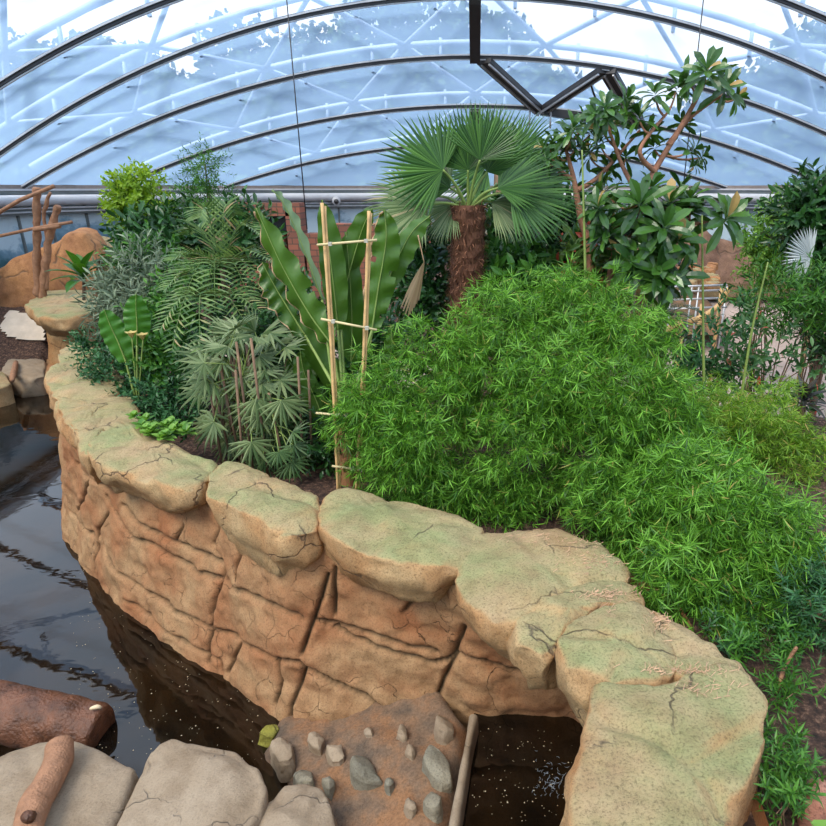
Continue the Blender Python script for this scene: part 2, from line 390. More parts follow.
g = G(); wallband(g, ring(0.3), 3.36, 3.40, 0.05); wallband(g, ring(0.3), 3.46, 3.50, 0.05); trim(g, M_alu, False)
# panel seams of the mural wall
rg = ring(0.02, 60)[:-1]
g = G()
for p in rg[18:44]: box(g, (p.x, p.y, 2.0), (0.06, 0.06, 3.2))
trim(g, M_dgrey, False)
# pipe nozzles on the gutter
for px in (115, 224, 336):
    p = min(ring(0.34, 600)[:-1], key=lambda q: abs(pxof(tuple(q + Vector((0, 0, 3.6))))[0] - px) + (100 if q.y < 10 else 0))
    q = p + Vector((0, 0, 3.56)); g = G(); tube(g, [q, q + Vector((-q.x * .02, -0.42, -0.02))], 0.15, 14)
    t_ = thing('air_nozzle', q, 'round white air nozzle on the wall duct, ' + {115: 'left of the yellow-green tree', 224: 'right of the tiered dark green tree', 336: 'above the banana leaves'}[px], 'nozzle', 'air nozzles on the duct')
    g.build('housing', M_white, t_); g = G(); e = q + Vector((-q.x * .02, -0.43, -0.02)); tube(g, [e, e + Vector((0, -0.03, 0))], 0.09, 12); g.build('opening', M_steel, t_)

# =================================================================== GROUND AND WATER
BASE = [(64, 530), (76, 552), (92, 574), (125, 610), (165, 640), (205, 668), (250, 697), (292, 719), (345, 716), (440, 702), (480, 712), (530, 717), (582, 724)]
TOPL = [(62, 430), (76, 447), (93, 462), (130, 480), (165, 497), (205, 512), (245, 540), (290, 562), (345, 568), (430, 585), (475, 605), (530, 640), (585, 690)]
BZ = [0, 0, 0, 0, 0, 0, 0, 0.05, 0.15, 0.3, 0.3, 0.3, 0.3]
tw = [PZ(x, y, 1.35) for x, y in TOPL]; tw[11] = Vector((0.44, 3.46, 1.35)); tw[12] = Vector((0.86, 3.3, 1.35))
bw = []
for (x, y), z, t in zip(BASE, BZ, tw):
    p = PZ(x, y, z); q = p + (p - t) * (z / (1.35 - z)); q.z = 0; bw.append(q)
ex = [Vector((-6.75, 10.1, 0)), Vector((-6.3, 9.0, 0)), Vector((-5.75, 7.9, 0))]
bw = ex + bw + [Vector((0.80, 3.0, 0)), Vector((0.76, 2.2, 0)), Vector((0.65, 1.2, 0)), Vector((0.8, -0.5, 0))]
tw = [Vector((p.x + 0.25, p.y + 0.1, 1.35)) for p in ex] + tw + [Vector((0.86, 2.9, 1.35)), Vector((0.82, 2.1, 1.35)), Vector((0.75, 1.2, 1.35)), Vector((0.85, -0.5, 1.35))]
def inpoly(x, y, poly):
    c = False; n = len(poly); j = n - 1
    for i in range(n):
        xi, yi = poly[i][0], poly[i][1]; xj, yj = poly[j][0], poly[j][1]
        if (yi > y) != (yj > y) and x < (xj - xi) * (y - yi) / (yj - yi) + xi: c = not c
        j = i
    return c
def segd(x, y, line):
    best = 1e9
    for a, b in zip(line, line[1:]):
        dx, dy = b[0] - a[0], b[1] - a[1]; t = max(0, min(1, ((x - a[0]) * dx + (y - a[1]) * dy) / (dx * dx + dy * dy + 1e-9)))
        best = min(best, math.hypot(x - a[0] - t * dx, y - a[1] - t * dy))
    return best
WL = [(p.x, p.y) for p in tw]
PLANTER = WL + [(14, -0.5), (14, 14), (-7.5, 14)]
def sm(a, b, x): t = max(0, min(1, (x - a) / (b - a))); return t * t * (3 - 2 * t)
BANKP = [(p.x, p.y) for p in (PZ(278, 712, 0.05), PZ(340, 690, 0.1), PZ(440, 680, 0.3), PZ(474, 716, 0.4), PZ(466, 770, 0.4), PZ(446, 860, 0.4), PZ(330, 860, 0.2), PZ(300, 800, 0.2), PZ(262, 748, 0.05))]
MULCH = [(p.x, p.y) for p in (PZ(-80, 380, 0.1), PZ(46, 378, 0.1), PZ(66, 350, 0.1), PZ(60, 250, 0.1), PZ(-300, 250, 0.1), PZ(-300, 380, 0.1))]
def bankz(x): return 0.10 + 0.28 * sm(-1.5, -0.15, x)
def ground_z(x, y):
    n = fbm((x * 0.9, y * 0.9, 3)) * 0.05
    if inpoly(x, y, PLANTER) and segd(x, y, WL) > 0.32:
        z = 0.15 + 1.2 * (1 - sm(7.8, 10.6, y + abs(x + 2.5) * 0.12)) if x > -3 else 0.15 + 1.2 * (1 - sm(9.0, 13.0, y))
        return max(z, 0.15 + 1.0 * sm(13.6, 16.5, y)) + n * 1.6
    if inpoly(x, y, PLANTER): return -0.2
    if inpoly(x, y, MULCH): return 0.22 + n + 1.1 * sm(12.8, 15.2, y)
    if y > 13.6: return 0.15 + n + 1.0 * sm(13.6, 16.5, y)
    return -0.55
m, nt, N, L = newmat('mulch_soil')
out = N('ShaderNodeOutputMaterial'); b = N('ShaderNodeBsdfPrincipled', Roughness=0.95); g_ = N('ShaderNodeNewGeometry')
n1 = N('ShaderNodeTexNoise', Scale=22.0, Detail=8.0, Roughness=0.75); L(g_.outputs['Position'], n1.inputs['Vector'])
r = ramp(N, [(0.35, (0.012, 0.007, 0.005)), (0.52, (0.08, 0.04, 0.026)), (0.66, (0.30, 0.17, 0.11))]); L(n1.outputs['Fac'], r.inputs[0])
bp = N('ShaderNodeBump', Strength=0.9, Distance=0.05); L(n1.outputs['Fac'], bp.inputs['Height']); L(bp.outputs[0], b.inputs['Normal'])
L(r.outputs[0], b.inputs['Base Color']); L(b.outputs[0], out.inputs[0]); M_soil = m
m, nt, N, L = newmat('sandy_earth')
out = N('ShaderNodeOutputMaterial'); b = N('ShaderNodeBsdfPrincipled', Roughness=0.95); g_ = N('ShaderNodeNewGeometry')
n1 = N('ShaderNodeTexNoise', Scale=55.0, Detail=6.0, Roughness=0.8); L(g_.outputs['Position'], n1.inputs['Vector'])
n2 = N('ShaderNodeTexNoise', Scale=3.0, Detail=6.0, Roughness=0.6); L(g_.outputs['Position'], n2.inputs['Vector'])
r = ramp(N, [(0.36, (0.14, 0.10, 0.07)), (0.48, (0.25, 0.155, 0.095)), (0.6, (0.34, 0.17, 0.08))]); L(n2.outputs['Fac'], r.inputs[0])
r2 = ramp(N, [(0.35, (0.45, 0.4, 0.35)), (0.55, (1, 1, 1)), (0.7, (1.3, 1.25, 1.2))]); L(n1.outputs['Fac'], r2.inputs[0])
x_ = N('ShaderNodeMix', data_type='RGBA', blend_type='MULTIPLY'); x_.inputs[0].default_value = 0.8; L(r.outputs[0], x_.inputs[6]); L(r2.outputs[0], x_.inputs[7])
bp = N('ShaderNodeBump', Strength=0.8, Distance=0.02); L(n1.outputs['Fac'], bp.inputs['Height']); L(bp.outputs[0], b.inputs['Normal'])
L(x_.outputs[2], b.inputs['Base Color']); L(b.outputs[0], out.inputs[0]); M_sand = m
M_path = plain('pink_paving', (0.40, 0.30, 0.25), 0.85, var=0.18, scale=1.5, bump=0.3)
g = G(); xs = np.arange(-13, 13.01, 0.2); ys = np.arange(-1.0, 26.0, 0.2)
V = [(x, y, ground_z(x, y)) for y in ys for x in xs]; nx = len(xs)
g.add(V, [(j * nx + i, j * nx + i + 1, (j + 1) * nx + i + 1, (j + 1) * nx + i) for j in range(len(ys) - 1) for i in range(nx - 1)])
struct(g, 'floor', M_soil)
g = G(); g.add([(-60, -40, -0.6), (60, -40, -0.6), (60, 120, -0.6), (-60, 120, -0.6)], [(0, 1, 2, 3)])
o = struct(g, 'ground', plain('meadow', (0.10, 0.17, 0.05), 0.9), False)
# sandy bank between wall and boulders (finer sheet over the floor)
g = G(); x0, x1, y0, y1 = -2.4, 0.2, 1.5, 4.3; st = 0.03; xs = np.arange(x0, x1, st); ys = np.arange(y0, y1, st); nx = len(xs)
V = []
for y in ys:
    for x in xs:
        d = segd(x, y, BANKP + BANKP[:1]); ins = inpoly(x, y, BANKP); s = d if ins else -d
        V.append((x, y, -0.2 + (0.2 + bankz(x)) * sm(-0.16, 0.14, s) + fbm((x * 2.5, y * 2.5, 1)) * 0.05 + fbm((x * 12, y * 12, 1)) * 0.012))
Fc = [(j * nx + i, j * nx + i + 1, (j + 1) * nx + i + 1, (j + 1) * nx + i) for j in range(len(ys) - 1) for i in range(nx - 1)]
Fc = [f for f in Fc if max(V[k][2] for k in f) > -0.12]
g.add(V, Fc); o = g.build('sand_bank', M_sand, None, True, (-1, 3, 0)); tag(o, 'orange sandy bank with embedded stones at the foot of the rock wall', 'sand', kind='stuff')
# paving of the visitor path, right
g = G(); rng_ = [PZ(660, 470, .2), PZ(860, 560, .2), PZ(1000, 470, .2), PZ(900, 340, .2), PZ(790, 292, .2), PZ(735, 300, .2), PZ(742, 335, .2), PZ(690, 365, .2), PZ(650, 380, .2)]
def slab(g, pts, z0, z1):
    n = len(pts); g.add([(p[0], p[1], z) for z in (z0, z1) for p in pts], [tuple(range(n, 2 * n)), tuple(range(n))[::-1]] + [(i, (i + 1) % n, n + (i + 1) % n, n + i) for i in range(n)])
pt = [(3.6, 9.9), (7, 9.3), (9.8, 10), (9.8, 16.5), (8.6, 21), (5.2, 21.5), (5.6, 17), (4.2, 14), (2.4, 13.6), (1.5, 12)]
def drape(g, poly, st=.12, lift=.07, zmin=-1):
    xa, xb = min(p[0] for p in poly), max(p[0] for p in poly); ya, yb = min(p[1] for p in poly), max(p[1] for p in poly); xs = np.arange(xa, xb + st, st); ys = np.arange(ya, yb + st, st); nx = len(xs)
    V = [(x, y, max(zmin, ground_z(x, y) + lift)) for y in ys for x in xs]; Fc = [(j * nx + i, j * nx + i + 1, (j + 1) * nx + i + 1, (j + 1) * nx + i) for j in range(len(ys) - 1) for i in range(nx - 1) if inpoly(xs[i] + st / 2, ys[j] + st / 2, poly)]; g.add(V, Fc)
def PG(px, py):
    r = ray(px, py); t = 1.0
    while t < 30:
        q = r * t + Vector((0, 0, CH))
        if q.z < ground_z(q.x, q.y): return q
        t += .05
    return q
drape(g, pt); o = struct(g, 'floor_path', M_path)
g = G(); drape(g, [(-6.2, 12.6), (-1.2, 12), (-0.8, 13.8), (-5.8, 15)]); o = struct(g, 'floor_path', M_path)
# water
m, nt, N, L = newmat('dark_water')
out = N('ShaderNodeOutputMaterial'); b = N('ShaderNodeBsdfPrincipled', Roughness=0.03, IOR=1.45); b.inputs['Specular IOR Level'].default_value = 0.7
n0 = N('ShaderNodeTexNoise', Scale=1.2, Detail=5.0); g_ = N('ShaderNodeNewGeometry'); L(g_.outputs['Position'], n0.inputs['Vector'])
r = ramp(N, [(0.4, (0.004, 0.003, 0.002)), (0.7, (0.022, 0.011, 0.004))]); L(n0.outputs['Fac'], r.inputs[0]); L(r.outputs[0], b.inputs['Base Color'])
n1 = N('ShaderNodeTexNoise', Scale=2.2, Detail=3.0, Distortion=0.6); L(g_.outputs['Position'], n1.inputs['Vector'])
w1 = N('ShaderNodeTexWave', wave_type='RINGS', Scale=1.6, Distortion=1.5); w1.rings_direction = 'Z'
mp = N('ShaderNodeMapping'); mp.inputs['Location'].default_value = (6.9, -6.6, 0); L(g_.outputs['Position'], mp.inputs[0]); L(mp.outputs[0], w1.inputs['Vector'])
ma = N('ShaderNodeMath', operation='MULTIPLY_ADD'); ma.inputs[1].default_value = 0.05; L(w1.outputs['Fac'], ma.inputs[0]); L(n1.outputs['Fac'], ma.inputs[2])
bp = N('ShaderNodeBump', Strength=0.05, Distance=0.05); L(ma.outputs[0], bp.inputs['Height']); L(bp.outputs[0], b.inputs['Normal']); L(b.outputs[0], out.inputs[0]); M_water = m
g = G(); g.add([(-12.3, -2, 0), (-0.15, -2, 0), (-0.15, 3.2, 0), (-0.1, 4.2, 0), (-6.3, 13.2, 0), (-12.3, 13.4, 0)], [(0, 1, 2, 3, 4, 5)])
tag(g.build('pond_water', M_water, None, False, (-6, 5, 0)), 'dark still pond water with sky reflections left of the curved rock wall', 'water')
kt = [PZ(474, 714, .48), PZ(468, 745, .48), PZ(462, 780, .48), PZ(455, 820, .48), PZ(448, 880, .48)]
g = G(); pl = [(p.x, p.y, .3) for p in kt] + [(-.1, -1, .3), (.95, -1, .3), (.95, 3.7, .3), (kt[0].x, 3.75, .3)]; g.add(pl, [tuple(range(len(pl)))])
tag(g.build('pool_water', M_water, None, False, (0.4, 2, 0)), 'black water in the narrow pool between kerb and large flat slab', 'water')
# water flowing in: small pale swirl
g = G()
for i in range(70):
    c0 = PZ(random.gauss(552, 9), random.gauss(778, 11), 0.304); a = random.uniform(0, 6.28); l = random.uniform(.012, .04)
    pts = [c0 + Vector((math.cos(a + k * .3) * l * k / 3, math.sin(a + k * .3) * l * k / 3, 0)) for k in range(4)]; tube(g, pts, [.0004, .0013, .0013, .0004], 4)
tag(g.build('water_foam', plain('foam', (0.25, 0.29, 0.34), 0.4), None, True, PZ(549, 776, .3)), 'small pale swirl of foam on the black pool water', 'foam', kind='stuff')
g = G()
for i in range(430):
    if random.random() < 0.72: px, py = random.uniform(70, 270), random.uniform(570, 760)
    else: px, py = (random.uniform(470, 575), random.uniform(722, 826))
    if 292 < px < 470: continue
    wz = .303 if px > 300 else .003; p = PZ(px, py, wz); s = random.choice([0.002, 0.003, 0.003, 0.005])
    if inpoly(p.x, p.y, PLANTER): continue
    g.add([(p.x + s * math.cos(a) * random.uniform(.6, 1.3), p.y + s * math.sin(a), wz) for a in (0, 1.2, 2.4, 3.7, 5)], [(0, 1, 2, 3, 4)])
tag(g.build('floating_debris', plain('debris', (0.5, 0.42, 0.28), 0.8), None, False, (-2, 3, 0)), 'tiny pale specks of debris floating on the dark pond', 'debris', kind='stuff')

# =================================================================== PLANTER WALL
CR = [[(104, 498), (111, 511), (136, 536), (167, 553), (200, 572), (223, 580)],
 [(97, 532), (107, 553), (120, 572), (139, 586), (167, 603), (174, 610), (212, 628), (240, 642), (275, 660), (298, 660), (304, 668), (345, 689), (391, 713)],
 [(96, 569), (97, 532), (107, 512)], [(79, 463), (84, 472), (117, 497)], [(90, 482), (81, 505), (74, 514)], [(68, 511), (86, 530), (95, 536)],
 [(122, 505), (150, 530), (178, 541), (200, 553), (225, 565)], [(184, 525), (177, 541)], [(217, 530), (212, 547), (223, 564)],
 [(224, 561), (220, 586), (213, 610), (213, 628), (205, 671)], [(125, 599), (163, 628), (192, 645), (218, 663), (221, 677)], [(239, 645), (223, 679)],
 [(242, 544), (236, 586)], [(225, 580), (237, 588), (272, 607), (307, 621)], [(328, 575), (322, 596), (314, 619), (298, 663)],
 [(304, 671), (291, 706), (290, 721)], [(335, 569), (333, 626)], [(314, 620), (333, 626), (394, 639), (447, 652)],
 [(333, 629), (348, 638), (394, 651), (435, 661), (452, 657), (466, 621)], [(456, 651), (433, 707)], [(457, 653), (493, 667), (544, 673), (576, 680)],
 [(275, 663), (278, 686), (274, 709)], [(418, 592), (403, 613)]]
NU, NV = 1050, 92
sb = spline(bw, NU); stp = spline(tw, NU)
u_ = np.array([tuple(p) for p in sb]); t_ = np.array([tuple(p) for p in stp])
vv = np.linspace(-0.3, 1.1, NV + 1)
GR = u_[:, None, :] * (1 - vv[None, :, None]) + t_[:, None, :] * vv[None, :, None]
pxg = pxof(GR)
ok = (np.arange(NU + 1) > 2.5 / (len(bw) - 1) * NU) & (np.arange(NU + 1) < 16.2 / (len(bw) - 1) * NU)
pxm = pxg.copy(); pxm[~ok] = 1e6
lines = []
for c in CR:
    q = []
    for a, b in zip(c, c[1:]):
        for k in range(6):
            pt_ = np.array([a[0] + (b[0] - a[0]) * k / 6, a[1] + (b[1] - a[1]) * k / 6]); d = ((pxm - pt_) ** 2).sum(-1); i = np.unravel_index(d.argmin(), d.shape)
            if d[i] < 60: q.append(GR[i])
    if len(q) > 1: lines.append(q)
# courses on the part hidden from the photograph's viewpoint
for h in (0.45, 0.95): lines.append([u_[i] * (1 - h) + t_[i] * h for i in range(int(0.84 * NU), NU, 8)]); lines.append([u_[i] * (1 - h) + t_[i] * h for i in range(0, int(0.16 * NU), 6)])
flat = GR.reshape(-1, 3); D = np.full(len(flat), 9.0)
for q in lines:
    for a, b in zip(q, q[1:]):
        a = np.array(a); b = np.array(b); ab = b - a; l2 = (ab ** 2).sum() + 1e-9
        tt = np.clip(((flat - a) @ ab) / l2, 0, 1); D = np.minimum(D, np.linalg.norm(flat - a - tt[:, None] * ab, axis=1))
tg = np.gradient(GR, axis=0); ver = np.array([0, 0, 1.0]); nr = np.cross(tg, ver[None, None, :]); nr /= np.linalg.norm(nr, axis=-1, keepdims=True) + 1e-9
nr = nr.reshape(-1, 3)
V = []
cut = np.exp(-(D / 0.016) ** 2); dome = np.clip(D / 0.05, 0, 1) ** 0.5
for i, p in enumerate(flat):
    q = p * 1.8; a = fbm(q, 5) * 0.05 + noise.noise(Vector(p * 8)) * 0.012 + dome[i] * 0.03 - cut[i] * 0.04 - 0.02
    V.append(p + nr[i] * a)
g = G(); K = NV + 1
g.add(V, [(i * K + j, i * K + j + 1, (i + 1) * K + j + 1, (i + 1) * K + j) for i in range(NU) for j in range(NV)])
# back face of the wall
bk = [(p[0] - n_[0] * 0.45, p[1] - n_[1] * 0.45, z) for p, n_ in zip(t_, nr.reshape(NU + 1, K, 3)[:, K - 1]) for z in (-0.4, 1.45)]
g.add(bk, [(2 * i, 2 * i + 2, 2 * i + 3, 2 * i + 1) for i in range(NU)])
wo = g.build('planter_wall', M_wall, None, True, (-1.5, 4.5, 0))
tag(wo, 'long curved retaining wall of cracked tan and orange rock blocks rising from the pond', 'wall')
at = wo.data.attributes.new('joint', 'FLOAT', 'POINT'); jv = np.zeros(len(wo.data.vertices)); jv[:len(flat)] = np.exp(-(D / (0.014)) ** 2) * 0.95; at.data.foreach_set('value', jv)

# coping stones (pixel outline of the top, height of the top)
CAPS = [
 ('pale coping slab raised on a pillar at the far left end of the wall', [(26, 303), (45, 292), (62, 290), (88, 291), (97, 300), (92, 314), (66, 318), (40, 316)], 1.75, 0.42, 1),
 ('small coping stone just in front of the far left pillar', [(60, 348), (84, 340), (100, 356), (112, 370), (85, 376), (58, 366)], 1.7, 0.38, 2),
 ('tan coping stone with pointed left edge below the far pillar', [(46, 376), (54, 364), (84, 366), (112, 368), (124, 382), (112, 398), (80, 402), (54, 396)], 1.7, 0.38, 3),
 ('narrow coping stone with a dark wedge notch left of the paddle-leaved plant', [(54, 396), (80, 400), (112, 396), (132, 398), (134, 410), (108, 416), (84, 432), (68, 424), (56, 410)], 1.68, 0.42, 4),
 ('thin coping stone left of the bright green seedling, overhanging the pond corner', [(74, 424), (90, 410), (112, 404), (126, 408), (108, 424), (98, 452), (88, 456), (78, 444)], 1.66, 0.36, 5),
 ('broad coping stone carrying the bright green seedling', [(92, 432), (112, 408), (134, 408), (150, 426), (168, 444), (214, 462), (207, 484), (176, 489), (130, 472), (94, 458)], 1.68, 0.33, 6),
 ('mossy coping stone with green left end below the fan-leaved palms', [(210, 468), (222, 460), (268, 474), (316, 497), (319, 524), (306, 534), (280, 534), (246, 514), (212, 492)], 1.7, 0.42, 7),
 ('wide green-tinged coping stone in front of the tied canes', [(316, 500), (340, 491), (362, 489), (392, 498), (440, 510), (484, 526), (474, 550), (452, 568), (400, 562), (352, 546), (320, 528)], 1.7, 0.34, 8),
 ('sloping coping stone with a sharp orange corner strewn with dry needles', [(454, 562), (476, 534), (500, 524), (560, 530), (600, 540), (628, 570), (596, 588), (552, 594), (516, 618), (500, 622), (466, 592)], 1.68, 0.42, 9),
 ('rounded coping stone with blunt nose above the pool corner', [(514, 622), (530, 600), (552, 594), (600, 580), (640, 580), (632, 606), (590, 614), (560, 640), (546, 652), (522, 648)], 1.66, 0.34, 10),
 ('round-topped coping stone beside the pool, next to the big slab', [(560, 640), (580, 616), (616, 604), (650, 604), (668, 628), (676, 660), (664, 678), (624, 682), (592, 680), (572, 668)], 1.7, 0.4, 11),
 ('flat coping stone under the overhanging bamboo twigs', [(655, 612), (690, 628), (716, 648), (742, 666), (742, 682), (700, 680), (668, 672), (664, 636)], 1.66, 0.3, 12),
 ('largest flat coping slab, pale green, in the right foreground', [(594, 676), (640, 682), (676, 678), (700, 664), (728, 660), (762, 684), (770, 700), (770, 745), (750, 778), (732, 806), (716, 850), (710, 960), (640, 1010), (568, 1000), (558, 900), (562, 806), (580, 750)], 1.69, 0.5, 13)]
for lab, ol, z, th, sd_ in CAPS:
    mx_, my_ = sum(q[0] for q in ol) / len(ol), sum(q[1] for q in ol) / len(ol)
    if sd_ != 13: ol = [(mx_ + (x - mx_) * 1.07, my_ + (y - my_) * 1.05) for x, y in ol]
    o = rock('coping_stone', pz(ol, z), z, th * 1.12, M_cap, None, 1, False, 0.05 if sd_ != 13 else 0.03, 0.74 if sd_ != 13 else 0.97, 0.04, 1.02, sd_, ns=150 if sd_ > 5 else 110, facets=12 if sd_ != 13 else 7)
    tag(o, lab, 'rock', 'coping stones on the curved wall')
# pillar beneath the far slab
o = rock('rock_pillar', [(-9.3, 13.2), (-8.7, 13.1), (-8.5, 13.7), (-9.1, 13.9)], 1.4, 1.5, M_cap, None, 1, False, 0, 1.15, 0.06, 1.05, 31); tag(o, 'stubby brown rock pillar under the far left coping slab', 'pillar')
# dry needles lying on the stones
from mathutils.bvhtree import BVHTree
bpy.context.view_layer.update()
BV = []
for o in [x for x in C.objects if x.name.startswith(('coping_stone', 'floor'))]:
    BV.append(BVHTree.FromPolygons([o.matrix_world @ v.co for v in o.data.vertices], [tuple(p.vertices) for p in o.data.polygons]))
def surf(px, py):
    r = ray(px, py).normalized(); best = None; bd = 1e9
    for b in BV:
        h = b.ray_cast(Vector((0, 0, CH)), r)
        if h[0] is not None and h[3] < bd: bd = h[3]; best = (h[0], h[1])
    return best
g = G()
for c, n_, sx, sy in (((600, 560), 170, 40, 18), ((680, 672), 130, 50, 5), ((610, 596), 120, 38, 6), ((660, 620), 90, 14, 14), ((610, 606), 40, 10, 16), ((700, 690), 50, 40, 12), ((560, 540), 80, 60, 6)):
    for i in range(n_):
        px, py = random.gauss(c[0], sx * .55), random.gauss(c[1], sy * .55); h = surf(px, py)
        if h is None or abs(h[1].z) < 0.5 or h[0].z < 1.5: continue
        p = h[0] + Vector((0, 0, 0.004))
        a = random.uniform(0, PI); l = random.uniform(0.02, 0.05); d = Vector((math.cos(a), math.sin(a), 0)) * l
        s = Vector((-d.y, d.x, 0)).normalized() * 0.0013; p.z += random.uniform(0, .006)
        g.add([tuple(p - s), tuple(p + s), tuple(p + d + s + Vector((0, 0, .004))), tuple(p + d - s)], [(0, 1, 2, 3)])
tag(g.build('dry_needles', plain('dry_leaf', (0.55, 0.33, 0.2), 0.8, var=.3), None, False, PZ(620, 600, 1.7)), 'pinkish dry fallen leaves strewn over the coping under the bamboo', 'fallen leaves', kind='stuff')

# foreground boulders
FB = [('pale grey boulder carrying the short branch, bottom left', [(-70, 800), (-40, 772), (0, 756), (36, 741), (76, 738), (100, 748), (137, 770), (128, 800), (104, 850), (20, 900), (-60, 880)], 0.5, 0.7),
 ('largest pale boulder in the foreground, between its two neighbours', [(139, 770), (150, 746), (168, 737), (200, 743), (236, 753), (258, 768), (268, 788), (254, 822), (236, 880), (160, 930), (92, 900), (112, 830)], 0.52, 0.7),
 ('small pale rounded boulder beside the sandy bank', [(268, 800), (284, 784), (306, 780), (326, 788), (338, 806), (342, 850), (320, 900), (262, 910), (244, 870)], 0.45, 0.6)]
for k, (lab, ol, z, th) in enumerate(FB):
    o = rock('boulder', pz(ol, z), z, th, M_boulder, None, 1, False, 0.06, 0.9, 0.03, 1.04, 40 + k, freq=1.6, ns=150); tag(o, lab, 'boulder', 'pale boulders at the water edge')
# log and branch
M_bark = plain('wet_bark', (0.12, 0.045, 0.02), 0.5, var=0.5, scale=9, bump=0.9)
M_branch = plain('pale_branch', (0.32, 0.155, 0.08), 0.7, var=0.25, scale=14, bump=0.7)
def logmesh(pts, rad, seg=20, n=40, amp=0.02):
    g = G(); sp_ = spline(pts, n); rr = [float(np.interp(i / n * (len(rad) - 1), range(len(rad)), rad)) for i in range(n + 1)]
    rr = [rr[0] * 0.75] + rr[1:-1] + [rr[-1] * 0.8]
    tube(g, sp_, rr, seg); V = np.concatenate(g.v); g.v = [np.array([tuple(Vector(v) + noise.noise_vector(Vector(v) * 7) * amp) for v in V])]
    return g
lg = thing('floating_log', PZ(50, 722, 0), 'thick wet reddish-brown log lying in the pond behind the boulders', 'log')
logmesh([PZ(-80, 703, 0.1), PZ(0, 714, 0.1), PZ(60, 722, 0.08), PZ(104, 728, 0.06)], [0.23, 0.23, 0.2, 0.16], 28, 60, 0.03).build('trunk', M_bark, lg)
g = logmesh([PZ(90, 709, 0.26), PZ(97, 707, 0.27), PZ(101, 708, 0.25)], [0.012, 0.018, 0.012], 8, 6, 0.003); g.build('bracket_fungus', plain('fungus', (0.7, 0.55, 0.35)), lg)
lg = thing('fallen_branch', PZ(40, 790, .55), 'short stubby pale brown branch lying on the left boulder', 'branch')
logmesh([PZ(60, 745, 0.62), PZ(58, 762, 0.63), PZ(46, 786, 0.64), PZ(34, 806, 0.64), PZ(26, 838, 0.62)], [0.075, 0.085, 0.078, 0.085, 0.075], 18, 40, 0.01).build('wood', M_branch, lg)
g = G(); p = PZ(29, 815, 0.72); tube(g, [p - Vector((0, 0, .02)), p + Vector((0, -.02, .02))], [0.035, 0.028], 12); g.build('knot', M_bark, lg)
# stones in the bank
ST = [(282, 751, 17, 'pale angular stone', 5), (316, 740, 12, 'slim upright pale stone', 1), (335, 752, 12, 'pointed pale stone', 2), (369, 732, 8, 'small white wedge stone', 3), (402, 732, 8, 'faint buried stone', 4),
 (411, 750, 8, 'small pale stone', 6), (364, 767, 21, 'largest grey-green stone', 7), (442, 723, 14, 'light wedge stone against the wall', 8), (388, 783, 8, 'small rough grey stone', 9), (329, 783, 10, 'dark grey blocky stone', 10),
 (303, 776, 15, 'flat grey stone', 11), (438, 764, 20, 'dark half-buried slab', 12), (409, 804, 10, 'low greenish stone', 13), (432, 800, 13, 'low grey mound', 14)]
WH_ = {282: 'left end of the bank by the dark water', 316: 'second from the water', 335: 'beside the slim upright one', 369: 'close to the rock wall', 402: 'near the wall, right of the white wedge', 411: 'right part of the sand', 364: 'middle of the bank', 442: 'at the right corner of the bank', 388: 'below the right side of the largest', 329: 'touching the small boulder', 303: 'above the small boulder', 438: 'next to the kerb', 409: 'bottom of the bank near the frame edge', 432: 'lower right beside the kerb'}
for px, py, r_, lab, sd_ in ST:
    rn = random.Random(sd_); ol = []
    for k in range(7):
        a = k / 7 * 2 * PI + rn.uniform(-.3, .3); q = r_ * rn.uniform(0.75, 1.15) * (1.0 if abs(math.cos(a)) < .7 else 0.85)
        ca, sa = math.cos(a) * q * .8, math.sin(a) * q; th_ = 0.5; ol.append((px + ca * math.cos(th_) - sa * math.sin(th_), py - ca * math.sin(th_) - sa * math.cos(th_)))
    zs = bankz(PZ(px, py, .25).x) + (.05 if r_ < 10 else .08)
    o = rock('bank_stone', pz(ol, zs), zs, 0.22, M_grey if 'grey' in lab or 'dark' in lab else M_boulder, None, 0, True, 0.03, 1.1, 0.012, 1.05, sd_, freq=7, ns=28, tilt=(rn.uniform(-.5, .5), rn.uniform(-.5, .2)))
    tag(o, lab + ' in the sand, ' + WH_[px], 'stone', 'stones in the sandy bank')
o = rock('bank_stone', pz([(258, 736), (264, 728), (276, 724), (280, 730), (270, 740)], 0.08), 0.1, 0.2, M_mossy, None, 0, True, 0.02, 1.0, 0.02, 1.05, 20, freq=7, ns=40); tag(o, 'yellow-green mossy stone at the waterline under the wall', 'stone', 'stones in the sandy bank')
# kerb
kb = kt
g = G(); s_ = spline(kb, 40); V = []
for p in s_:
    j = noise.noise(p * 5) * 0.015
    V += [(p.x - 0.04 + j, p.y, -0.2), (p.x - 0.03 + j, p.y, 0.46), (p.x - .015, p.y, 0.485 + j), (p.x + 0.012, p.y, 0.48 + j), (p.x + 0.025 - j, p.y, 0.45), (p.x + 0.04, p.y, -0.2)]
g.add(V, [(i * 6 + k, i * 6 + 6 + k, i * 6 + 6 + (k + 1) % 6, i * 6 + (k + 1) % 6) for i in range(40) for k in range(6)])
tag(g.build('pool_kerb', M_boulder, None, True, kb[1]), 'thin weathered concrete kerb between the sandy bank and the black pool', 'kerb')

